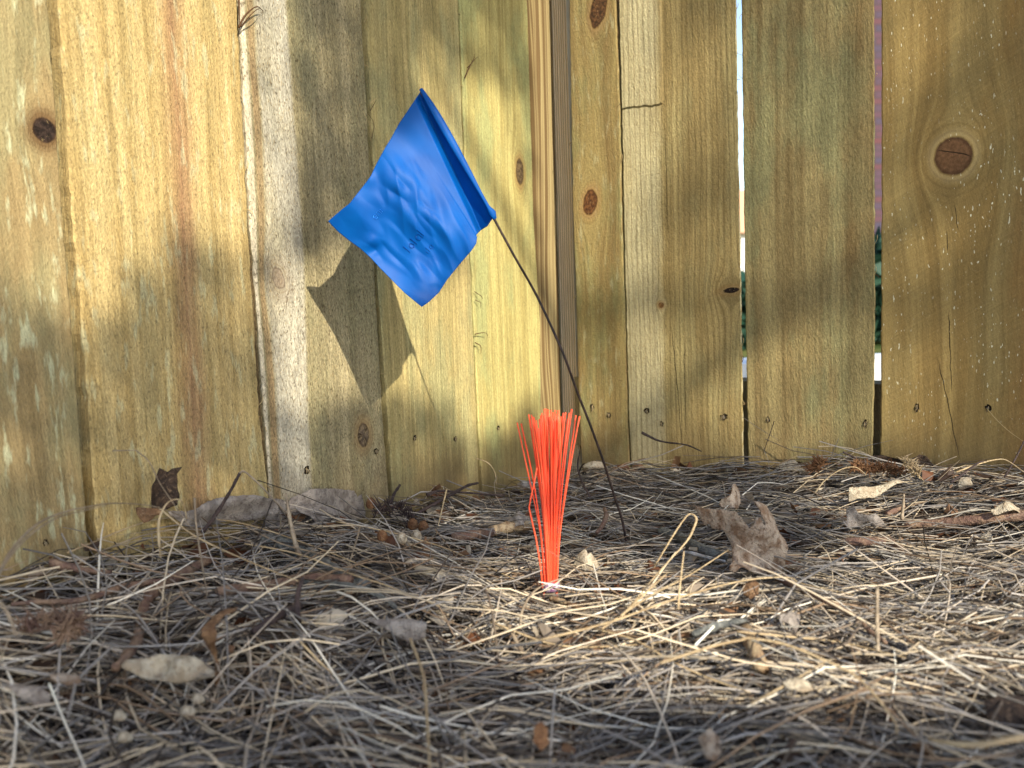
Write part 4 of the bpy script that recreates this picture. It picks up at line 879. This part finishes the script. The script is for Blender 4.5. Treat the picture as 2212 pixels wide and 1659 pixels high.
blade([r7(0, 660), r7(500, 840), r7(1000, 850), r7(1500, 800)], .0013, 'straw', "tan straw across the sunlit middle foreground", raise_=.010)
blade([r7(800, 740), r7(1100, 830), r7(1400, 1010), r7(1700, 1150), r7(2000, 1260)], .0012, 'straw', "straw slanting down across the right foreground", raise_=.012)
blade([r7(1300, 850), r7(1700, 720), r7(1950, 665), r8(60, 655), r8(350, 700), r8(700, 840), r8(950, 980), r8(1200, 1280), r8(1230, 1400)], .0014, 'straw', "big tan straw arching over the right foreground", [.44, .455, .46, .46, .455, .44, .425, .40, .395])
blade([r8(0, 800), r8(400, 840), r8(800, 880), r8(1300, 1010)], .0013, 'straw', "level straw under the big arch at lower right", raise_=.014)
blade([r8(110, 1430), r8(400, 1250), r8(680, 1080)], .0011, 'straw', "blurred short straw at lower right", raise_=.016)
blade([r8(2212, 1420), r8(1800, 1480), r8(1480, 1440)], .0026, 'straw', "thick blurred straw at the bottom right corner", [.33, .33, .34])
blade([r6(1270, 660), r6(1370, 950), r6(1400, 1300), r6(1420, 1659)], .0010, 'straw', "single straw running straight down to the bottom edge", [.46, .425, .39, .36])
blade([r6(430, 880), r6(600, 1060), r6(750, 1190)], .0010, 'straw', "short diagonal straw at the bottom left of centre", raise_=.014)
blade([r5(540, 650), r5(750, 625), r5(1000, 650), r5(1200, 710), r5(1290, 790)], .0012, 'pale', "pale curved straw in the left foreground", raise_=.016)
blade([r5(0, 880), r5(250, 890), r5(450, 940), r5(600, 1000)], .0014, 'pale', "bright straw entering from the lower left edge", raise_=.018)
blade([r4(600, 800), r4(680, 700), r4(800, 620), r4(910, 602), r4(995, 660)], .0011, 'straw', "pale straw bowed over near the fence at right", [.80, .81, .82, .82, .82])
blade([r4(1690, 640), r4(1850, 580), r4(1990, 545), r4(2080, 550), r4(2212, 640)], .0013, 'straw', "wide flat straw bowed up at the right edge", [.72, .73, .74, .74, .73])
blade([r4(1650, 720), r4(1800, 610), r4(1880, 560), r4(1925, 555)], .0015, 'twig', "dark curved straw crossing the bowed flat straw", [.70, .72, .73, .73])
blade([r4(40, 215), r4(180, 310), r4(330, 400)], .0006, 'strawgrey', "fine straw leaning over the dark fence gap", [.90, .88, .86])
blade([r4(285, 245), r4(250, 350), r4(195, 510)], .0008, 'twig', "thin stem standing before the olive board", [.86, .86, .86])
blade([r4(1690, 520), r4(1600, 555), r4(1500, 600)], .0009, 'strawgrey', "straight straw leaning on the golden board", [.80, .80, .79])
blade([q6(880, 1060), q6(850, 1180), q6(770, 1430)], .0010, 'strawgrey', "upright straw left of the seed husks", [.66, .64, .60])
blade([q6(1550, 770), q6(1520, 900), q6(1470, 1120)], .0010, 'straw', "upright straw between husks and brown stick", [.80, .78, .75])
blade([q6(1780, 535), q6(1870, 570), q6(1920, 640), q6(1935, 740)], .0011, 'straw', "dry grass wisp hanging before the board joint", [.96, .95, .95, .95])

# rusty cedar sprigs by the fence
def sprig(path, depths, n_, ln, mat, label):
    P = smooth_path([at(a, b_, d) for (a, b_), d in zip(path, depths)], 6); root = empty("cedar_sprig", P[0]); tag(root, label, "sprig")
    v_, f_ = tube_data(P, .0006, 5); o = mesh("stem", v_, f_, LM['bark']); o.parent = root; o.matrix_parent_inverse = Matrix.Translation(-P[0])
    tv, tf = [], []
    for i in range(n_):
        p = random.choice(P) + Vector([random.uniform(-.003, .003) for _ in range(3)]); d = Vector((random.gauss(0, 1), random.gauss(0, 1), random.gauss(.4, .8))).normalized() * ln * random.uniform(.6, 1.2)
        v_, f_ = tube_data([p, p + d * .6, p + d], [.0006, .0005, .0001], 4); n0 = len(tv); tv += v_; tf += [tuple(n0 + q for q in f) for f in f_]
    o = mesh("foliage", tv, tf, LM[mat]); o.parent = root; o.matrix_parent_inverse = Matrix.Translation(-P[0])
sprig([r4(560, 610), r4(640, 560), r4(600, 640)], [.86, .86, .85], 110, .008, 'rust', "rusty cedar sprig beside the small white leaf near the fence")
sprig([r4(900, 600), r4(1010, 610), r4(1150, 615), r4(1270, 640)], [.85, .85, .85, .84], 300, .008, 'rust', "long rusty cedar sprig in front of the dark rolled leaf")
sprig([r4(1310, 545), r4(1350, 600), r4(1390, 650)], [.82, .82, .81], 90, .008, 'straw', "yellow cedar sprig at the end of the dark rolled leaf")
sprig([r5(200, 560), r5(400, 520), r5(600, 540), r5(480, 640)], [.47, .47, .47, .46], 220, .008, 'bark', "brown fuzzy moss-like sprig in the left foreground")
sprig([q6(1000, 960), q6(1100, 900), q6(1250, 960), q6(1280, 1060)], [.80, .81, .82, .80], 150, .010, 'twig', "tangle of dark hairy rootlets left of the seed husks")

# ------------------------------------------------------------------ marking whisker
wk_base = ground_hit(1189, 1268); D_W = (wk_base - CAM).dot(F0)
wk = empty("marking_whisker", wk_base); tag(wk, "fluorescent orange bristle survey whisker standing in the pine straw", "survey marker")
om = N("orange_bristle", .45, .4); om.color(srgb(255, 98, 62)); om.b.inputs['Subsurface Weight'].default_value = .15; om.b.inputs['Subsurface Radius'].default_value = (.002, .001, .0005)
tips = [(1117, 913), (1125.6, 915), (1142, 895), (1148, 896), (1153, 901), (1158, 908), (1159.6, 918), (1168, 897), (1172, 902), (1175, 897), (1168, 917), (1176, 883), (1180, 883), (1184, 885), (1190, 885), (1181, 905),
        (1194, 891), (1199, 891), (1201, 895), (1205, 887), (1207, 886), (1204, 905), (1217, 892), (1222, 891), (1230, 892), (1235, 884), (1244, 897), (1252, 899), (1176, 913), (1163, 925), (1187, 900), (1196, 910), (1212, 900), (1156, 915), (1226, 905), (1171, 892), (1202, 900), (1145, 905), (1210, 915), (1190, 920), (1165, 905), (1183, 912), (1150, 900), (1199, 886)]
for i, (tx, ty) in enumerate(tips):
    f = (tx - 1117) / 135.0
    bx = 1173 + 33 * (f * .75 + .25 * random.random()); dd = random.uniform(-.006, .006)
    by = 1277
    f2 = (bx - 1172) / 35
    mid1x = bx + (f - .5) * 8; 
    def mixp(t, e): return bx + (tx - bx) * t ** e
    pts = [at(bx, by, D_W + dd * .4), at(mixp(.33, 1.7) + random.uniform(-1.5, 1.5), by + (ty - by) * .33, D_W + dd * .6), at(mixp(.66, 1.55) + random.uniform(-1.5, 1.5), by + (ty - by) * .66, D_W + dd), at(tx, ty, D_W + dd * 1.8 + random.uniform(-.006, .006))]
    P = smooth_path(pts, 5)
    v_, f_ = tube_data(P, .00052, 7); o = mesh("bristle", v_, f_, om.mat, smooth=False); 
    for pl in o.data.polygons: pl.use_smooth = len(pl.vertices) == 4
    o.parent = wk; o.matrix_parent_inverse = Matrix.Translation(-wk_base)
om2 = om.mat.copy(); om2.name = "orange_bristle_shaded"; om2.node_tree.nodes["Principled BSDF"].inputs['Base Color'].default_value = srgb(242, 78, 46)  # darker copy for some bristles: shading among them put into the colour
for i, ch in enumerate([c for c in COL.objects if c.name.startswith("bristle")]):
    if i % 3 == 1: ch.data.materials[0] = om2
# the kinked stray bristle on the left
P = [at(a, b_, D_W - .004) for a, b_ in ((1172, 1270), (1168, 1225), (1158, 1165), (1143, 1097), (1146, 1078), (1154, 1043), (1160, 1010))]
v_, f_ = tube_data(P, .0006, 7); o = mesh("bristle", v_, f_, om.mat, smooth=True); o.parent = wk; o.matrix_parent_inverse = Matrix.Translation(-wk_base); o['label'] = "kinked stray orange bristle"
# a few short ends below the band
for a in (1176, 1203, 1200):
    v_, f_ = tube_data([at(a, 1270, D_W), at(a + (1 if a > 1190 else -1), 1290, D_W - .002)], .0006, 6); o = mesh("bristle", v_, f_, om.mat, smooth=True); o.parent = wk; o.matrix_parent_inverse = Matrix.Translation(-wk_base)
fm = N("foil_band", .35, .5); _, _, _, ov = fm.objc(); fm.color(fm.mix(fm.mr(fm.noise(ov, 300, 3), .4, .6), srgb(206, 198, 206), srgb(170, 120, 160))); fm.b.inputs['Metallic'].default_value = .5; fm.bump(fm.noise(ov, 500, 2), .001, 1)
cen = at(1189.5, 1267, D_W); vs, fs = [], []
for i, (z, k) in enumerate(((-.0032, .8), (-.0028, .97), (-.001, 1.05), (.001, 1.0), (.003, 1.03), (.0034, .93))):
    for j in range(20):
        a = 2 * math.pi * j / 20; q = 1 + .05 * math.sin(a * 5 + i)
        vs.append(cen + Vector((.0062 * math.cos(a) * k * q, .0042 * math.sin(a) * k * q, z)))
for i in range(5):
    for j in range(20): fs.append((i * 20 + j, i * 20 + (j + 1) % 20, (i + 1) * 20 + (j + 1) % 20, (i + 1) * 20 + j))
fs.append(tuple(range(20))[::-1]); fs.append(tuple(100 + j for j in range(20)))
o = mesh("foil_band", vs, fs, fm.mat, smooth=True); o.parent = wk; o.matrix_parent_inverse = Matrix.Translation(-wk_base)

# ------------------------------------------------------------------ marking flag
fb = ground_hit(1357, 1186); D_B = (fb - CAM).dot(F0)
flag = empty("marking_flag", fb); tag(flag, "blue plastic utility flag leaning on a thin wire stake", "flag")
def fpar(o): o.parent = flag; o.matrix_parent_inverse = Matrix.Translation(-fb)
D_F = .715
wire_px = [(1357, 1192, D_B), (1352, 1165, D_B), (1343, 1120, D_B - .002), (1330, 1080, D_B - .004), (1303, 995, D_B - .010), (1270, 905, D_B - .017), (1248, 850, D_B - .022), (1215, 760, D_B - .030), (1160, 640, .745), (1112, 555, .735), (1068, 474, .728), (1040, 424, .724), (988, 334, .719), (940, 250, .716), (910, 200, .715)]
wmat = N("rusty_wire", .55, .4); _, _, _, ov = wmat.objc(); wmat.color(wmat.mix(wmat.mr(wmat.noise(ov, 200, 3), .4, .6), srgb(42, 33, 30), srgb(66, 50, 44))); wmat.b.inputs['Metallic'].default_value = .3
P = smooth_path([at(*q) for q in wire_px], 5); v_, f_ = tube_data(P, .00105, 8); o = mesh("wire_stake", v_, f_, wmat.mat, smooth=True); fpar(o)
bm_ = N("blue_vinyl", .5, .18); x, y, z, ov = bm_.objc()
bm_.color(bm_.mix(bm_.mr(bm_.noise(ov, 45, 3), .35, .65), srgb(0, 80, 160), srgb(0, 88, 170)))
bm_.b.inputs['Subsurface Weight'].default_value = .0
tr = bm_.t.nodes.new("ShaderNodeBsdfTranslucent"); tr.inputs[0].default_value = srgb(0, 100, 180); ms = bm_.t.nodes.new("ShaderNodeMixShader"); ms.inputs[0].default_value = .22
out = bm_.t.nodes["Material Output"]; bm_.t.links.new(bm_.b.outputs[0], ms.inputs[1]); bm_.t.links.new(tr.outputs[0], ms.inputs[2]); bm_.t.links.new(ms.outputs[0], out.inputs[0])
# border curves of the sheet: u runs from the wire to the far edge, v from top to bottom of the wire
hem = [(909, 197), (940, 250), (988, 334), (1040, 424), (1064, 472)]
farE = [(708.5, 478), (730.6, 501), (754.5, 520), (778.4, 537), (800.5, 557), (822.6, 581), (874, 632.6), (911, 663)]
topE = [(909, 197), (874, 249), (863, 265), (845, 298), (832, 319), (811.5, 357), (800.5, 381), (787.6, 398), (754.5, 440), (740, 451), (708.5, 478)]
botE = [(1064, 472), (1052.6, 489), (1037.9, 498), (1028.7, 507.5), (1030.5, 513), (1028.7, 526), (1017.6, 542.4), (991.9, 572), (966, 604), (947.7, 632.6), (925.6, 653), (911, 663)]
def arc(poly):
    P_ = np.array(poly, float); s_ = np.concatenate([[0], np.cumsum(np.hypot(*np.diff(P_, axis=0).T))]); s_ /= s_[-1]
    return lambda t: np.array([np.interp(t, s_, P_[:, 0]), np.interp(t, s_, P_[:, 1])])
cH, cF, cT, cB_ = arc(hem), arc(farE), arc(topE), arc(botE)
c00, c10, c01, c11 = cT(0), cT(1), cB_(0), cB_(1)
FOLD = [(909, 197), (953, 287), (984.5, 370), (1003, 434.6), (1034, 500)]
def flag_px(u, v):
    return ((1 - v) * cT(u) + v * cB_(u) + (1 - u) * cH(v) + u * cF(v) - ((1 - u) * (1 - v) * c00 + u * (1 - v) * c10 + (1 - u) * v * c01 + u * v * c11))
def sstep(a, b_, x):
    t = min(1, max(0, (x - a) / (b_ - a))); return t * t * (3 - 2 * t)
def flag_depth(u, v):
    # the sheet runs back from the wire, then folds forward again and hangs in loose waves
    uf = .024 + .12 * v; D1 = .002 + .012 * v
    d = D1 * (u / uf) if u < uf else D1 - (D1 + .006) * sstep(uf, uf + .045, u)
    d += .006 * math.sin((u * 1.1 + v * .6) * 5.2 + .9) * sstep(.15, .5, u)
    s1 = u * .75 - v * .55
    d += .0017 * math.sin(s1 * 17 + 2.2 * math.sin(v * 3)) * sstep(.2, .5, u) * (1 - .7 * sstep(.75, 1, u))
    d += .0018 * mnoise.noise((u * 5.0 + v * 2.0, v * 2.4 - u * 1.0, 1.7)) * sstep(.15, .4, u)
    rz = mnoise.noise((u * 10 + v * 1.5, v * 2.4 - u, 5.1)); d += .0015 * (1 - math.sqrt(rz * rz + .0016) * 2.6) * sstep(.2, .5, u) * math.exp(-((u - .62) ** 2 + (v - .45) ** 2) * 7)
    d += -.0022 * math.exp(-(((u - .93) / .06) ** 2 + ((v - .34) / .05) ** 2)) + .0018 * math.exp(-(((u - .93) / .06) ** 2 + ((v - .42) / .04) ** 2))
    d += -.0025 * math.exp(-(((u - .62) / .05) ** 2 + ((v - .0) / .07) ** 2))
    d += .006 * (u * v) ** 2
    rc = mnoise.noise((u * 8 - v * 3, v * 3 + u, 9.3)); d -= .0011 * (1 - math.sqrt(rc * rc + .0010) * 2.5) * sstep(.22, .4, u) * (1 - sstep(.7, .95, u)) * sstep(.05, .3, v)
    return .7165 + (.7285 - .7165) * v * (1 - u) - .004 * u + d
def flag_pt(u, v):
    q = flag_px(u, v); return at(q[0], q[1], flag_depth(u, v))
NU, NV = 170, 140
vs = [flag_pt(i / NU, j / NV) for j in range(NV + 1) for i in range(NU + 1)]
n0 = len(vs); back = F0 * .00022
fs = [(j * (NU + 1) + i, j * (NU + 1) + i + 1, (j + 1) * (NU + 1) + i + 1, (j + 1) * (NU + 1) + i) for j in range(NV) for i in range(NU)]
o = mesh("flag_sheet", vs, [f[::-1] for f in fs], bm_.mat, smooth=True); fpar(o)
md = o.modifiers.new("thickness", 'SOLIDIFY'); md.thickness = .0002; md.offset = 0
# welded hem round the wire
hv, hf = [], []
HP = smooth_path([at(a, b_, d) for a, b_, d in ((908, 193, .7145), (940, 250, .716), (988, 334, .719), (1040, 424, .724), (1068, 474, .728))], 8); nH = len(HP)
sidev = (CR * .86 + CU * .5).normalized()
for i, p in enumerate(HP):
    t = i / (nH - 1); wd = .0012 + .0026 * math.sin(math.pi * min(1, t * 1.35) ** .9 if t * 1.35 < 1 else math.pi) + .0022 * math.exp(-((t - .93) / .05) ** 2)
    wd = max(wd, .0013)
    for k in range(10):
        a = 2 * math.pi * k / 10; cx_ = math.cos(a); sx_ = math.sin(a)
        off_ = sidev * (cx_ * (wd * (1.0 if cx_ > 0 else .35) + .0006)) - F0 * (sx_ * .00145)
        hv.append(p + off_)
for i in range(nH - 1):
    for k in range(10): hf.append((i * 10 + k, i * 10 + (k + 1) % 10, (i + 1) * 10 + (k + 1) % 10, (i + 1) * 10 + k))
hf.append(tuple(range(10))[::-1]); hf.append(tuple((nH - 1) * 10 + k for k in range(10)))
o = mesh("hem", hv, hf, bm_.mat, smooth=True); fpar(o)
# faded printing on the sheet, seen upside down along the lower half
inkd = N("faded_ink_dark", .5, .3); inkd.color(srgb(6, 66, 150)); inkl = N("faded_ink_light", .5, .3); inkl.color(srgb(60, 150, 236))
GL = {'l': [[(0, 0), (0, 1)]], 'a': [[(.5, .6), (.2, .65), (0, .35), (.2, 0), (.5, .1)], [(.5, .65), (.5, 0)]], 'o': [[(.25, 0), (0, .3), (.25, .62), (.5, .3), (.25, 0)]], 'e': [[(0, .33), (.5, .33), (.3, .65), (.0, .4), (.2, 0), (.5, .1)]],
      'n': [[(0, 0), (0, .6), (.3, .65), (.45, .5), (.45, 0)]], 'i': [[(0, 0), (0, .6)]]}
def invert_px(px, py):
    u, v = .5, .5
    for _ in range(30):
        q = flag_px(u, v); e_ = np.array([px, py]) - q; h = 1e-3
        J = np.stack([(flag_px(u + h, v) - q) / h, (flag_px(u, v + h) - q) / h], 1); du = np.linalg.solve(J, e_); u, v = float(np.clip(u + du[0] * .7, 0.01, .99)), float(np.clip(v + du[1] * .7, 0.01, .99))
    return u, v
def flagtext(txt, px, py, size, ang, mat, wd=1.0, name="printed_text"):
    ca, sa = math.cos(ang), math.sin(ang); x = 0; tv, tf = [], []
    for ch in txt:
        for strk in GL[ch]:
            pts = []
            for (a, b_) in strk:
                lx, ly = (x + a) * size, b_ * size
                u, v = invert_px(px + lx * ca - ly * sa, py - (lx * sa + ly * ca)); p = flag_pt(u, v); pts.append(p - F0 * .00028)
            pts = smooth_path(pts, 4) if len(pts) > 2 else [pts[0].lerp(pts[1], t / 4) for t in range(5)]
            v_, f_ = tube_data(pts, .00042 * wd, 4, .35); n1 = len(tv); tv += v_; tf += [tuple(n1 + q for q in f) for f in f_]
        x += .75 if ch not in 'li' else .4
    o = mesh(name, tv, tf, mat); fpar(o)
flagtext("lolal", 886, 545, 20, R(50), inkd.mat, 1.3)
flagtext("ila", 926, 548, 14, R(52), inkd.mat, .9)
flagtext("eni", 812, 475, 15, R(48), inkl.mat, .9)

# ------------------------------------------------------------------ unseen tree (behind and right of the camera), leaves placed to shape the dapples
A_ = Vector((TO_SUN.y, -TO_SUN.x, 0)).normalized(); B_ = TO_SUN.cross(A_).normalized()
if B_.z < 0: B_ = -B_
def sunc(p): return (p.dot(A_), p.dot(B_))
LIT = []
def lit(kind, poly):
    q = []
    for i in range(len(poly)):
        a, b_ = poly[i], poly[(i + 1) % len(poly)]
        for k in range(4): q.append((a[0] + (b_[0] - a[0]) * k / 4, a[1] + (b_[1] - a[1]) * k / 4))
    out_ = []
    for (a, b_) in q:
        if kind in 'LR': s, z = wing_xz(kind, a, b_); X, Y = WING[kind]; p = CORNER + X * s; p.z = z
        elif kind == 'G': p = ground_hit(a, b_)
        else: p = at(a, b_, {'W': .67, 'F': .718}[kind])
        out_.append(sunc(p))
    LIT.append(out_)
lit('L', [(-120, -150), (560, -150), (548, 330), (560, 600), (500, 560), (400, 470), (320, 560), (230, 700), (165, 800), (60, 640), (-120, 500)])
lit('L', [(560, -100), (640, -100), (650, 300), (640, 500), (600, 560), (555, 500)])
lit('L', [(590, 620), (650, 560), (720, 500), (830, 540), (905, 600), (1000, 560), (1165, 480), (1168, 840), (1130, 900), (1060, 950), (1020, 960), (960, 860), (880, 850), (800, 880), (700, 800), (630, 860), (590, 800)])
lit('L', [(560, 600), (700, 560), (840, 540), (900, 700), (880, 800), (760, 880), (600, 900)])
lit('L', [(900, 60), (960, 160), (1050, 160), (1130, 220), (1155, 420), (1160, 600), (1010, 640), (980, 330), (900, 200)])
lit('L', [(1135, -100), (1260, -100), (1258, 700), (1265, 980), (1160, 980), (1168, 600)])
lit('R', [(1370, 810), (1480, 760), (1600, 790), (1604, 985), (1400, 990), (1410, 900)])
lit('R', [(1690, 660), (1780, 610), (1886, 600), (1886, 770), (1790, 790), (1690, 830), (1640, 760)])
lit('R', [(1615, 880), (1740, 850), (1860, 880), (1886, 990), (1615, 990)])
lit('R', [(1905, 810), (2000, 780), (1998, 990), (1905, 990)])
lit('R', [(1905, -60), (2015, -60), (1995, 170), (1905, 190)])
lit('R', [(1240, 690), (1335, 700), (1345, 800), (1250, 830)])
lit('R', [(1430, 120), (1560, 60), (1580, 200), (1450, 330)])
lit('G', [(1690, 1006), (1900, 1006), (2212, 1030), (2260, 1130), (2260, 1480), (2000, 1560), (1700, 1570), (1450, 1540), (1200, 1490), (980, 1430), (880, 1310), (960, 1240), (1120, 1200), (1300, 1195), (1420, 1235), (1550, 1275), (1720, 1290), (1760, 1180), (1800, 1120), (1700, 1070)])
lit('W', [(1105, 860), (1262, 860), (1215, 1285), (1160, 1285)])
lit('F', [(700, 440), (800, 440), (900, 380), (1000, 430), (1080, 460), (920, 690), (690, 480)])
bx_ = [sunc(p) for p in ([at(a, b_, d) for a in (-200, 2400) for b_ in (-200, 1700) for d in (.4, 1.2)])]
a0, a1 = min(q[0] for q in bx_) - .05, max(q[0] for q in bx_) + .05; b0, b1 = min(q[1] for q in bx_) - .1, max(q[1] for q in bx_) + .05
NL = 42000
pa = rng.uniform(a0, a1, NL); pb = rng.uniform(b0, b1, NL); keep = np.ones(NL, bool)
ja = pa + rng.normal(0, .004, NL); jb = pb + rng.normal(0, .004, NL)
for poly in LIT:
    Q = np.array(poly); ins = np.zeros(NL, bool); m_ = len(Q)
    for i in range(m_):
        x1, y1 = Q[i]; x2, y2 = Q[(i + 1) % m_]
        if y1 == y2: continue
        ins ^= ((y1 > jb) != (y2 > jb)) & (ja < (x2 - x1) * (jb - y1) / (y2 - y1) + x1)
    keep &= ~ins
RW = [sunc(CORNER + XR * s_ + Vector((0, 0, z_))) for s_, z_ in ((.01, -.02), (.75, -.02), (.75, 1.1), (.01, 1.1))]
ins = np.zeros(NL, bool)
for i in range(4):
    x1, y1 = RW[i]; x2, y2 = RW[(i + 1) % 4]
    if y1 != y2: ins ^= ((y1 > pb) != (y2 > pb)) & (pa < (x2 - x1) * (pb - y1) / (y2 - y1) + x1)
keep &= np.where(ins, rng.random(NL) < .42, rng.random(NL) < .92)
pa, pb = pa[keep], pb[keep]; nL = len(pa)
dist = rng.uniform(2.0, 3.3, nL) + 2.4 * ins[keep]
PP = pa[:, None] * np.array(A_) + pb[:, None] * np.array(B_) + dist[:, None] * np.array(TO_SUN)
a = rng.normal(size=(nL, 3)); a /= np.linalg.norm(a, axis=1)[:, None]; b_ = np.cross(a, np.array(TO_SUN) + rng.normal(0, .5, (nL, 3))); b_ /= np.linalg.norm(b_, axis=1)[:, None]
s = rng.uniform(.011, .021, (nL, 1))
V = np.stack([PP - a * s, PP - a * s * .2 + b_ * s * .5, PP + a * s, PP - a * s * .2 - b_ * s * .5], 1).reshape(-1, 3)
tree_m = N("tree_leaf", .5, .4); tree_m.color(srgb(74, 104, 52))
cm = Vector(PP.mean(0)); tb = Vector((cm.x + .9, cm.y - .9, -.02))
tree = empty("shade_tree", tb); tag(tree, "unseen leafy tree behind the photographer, foliage shaped to dapple the fence with sun", "tree")
me = bpy.data.meshes.new("foliage"); me.from_pydata(V.tolist(), [], np.arange(nL * 4).reshape(-1, 4).tolist()); o = link("foliage", me, tree_m.mat); o.parent = tree; o.matrix_parent_inverse = Matrix.Translation(-tb)
v_, f_ = tube_data([tb, tb + Vector((-.02, 0, .8)), tb + Vector((-.10, .05, 1.7)), tb + Vector((-.05, -.05, 2.8)), tb + Vector((-.1, .1, 4.0))], [.16, .13, .11, .08, .03], 12)
o = mesh("trunk", v_, f_, LM['bark'], smooth=True); o.parent = tree; o.matrix_parent_inverse = Matrix.Translation(-tb)
for i in range(7):
    j = rng.integers(nL); e_ = Vector(PP[j]); st_ = tb + Vector((-.08, .03, 1.2 + i * .25)); md_ = (st_ + e_) / 2 + Vector((0, 0, .15))
    v_, f_ = tube_data(smooth_path([st_, md_, e_], 5), [.02 * (1 - k / 10.5) ** 1.6 + .001 for k in range(11)], 7); o = mesh("limb", v_, f_, LM['bark'], smooth=True); o.parent = tree; o.matrix_parent_inverse = Matrix.Translation(-tb)
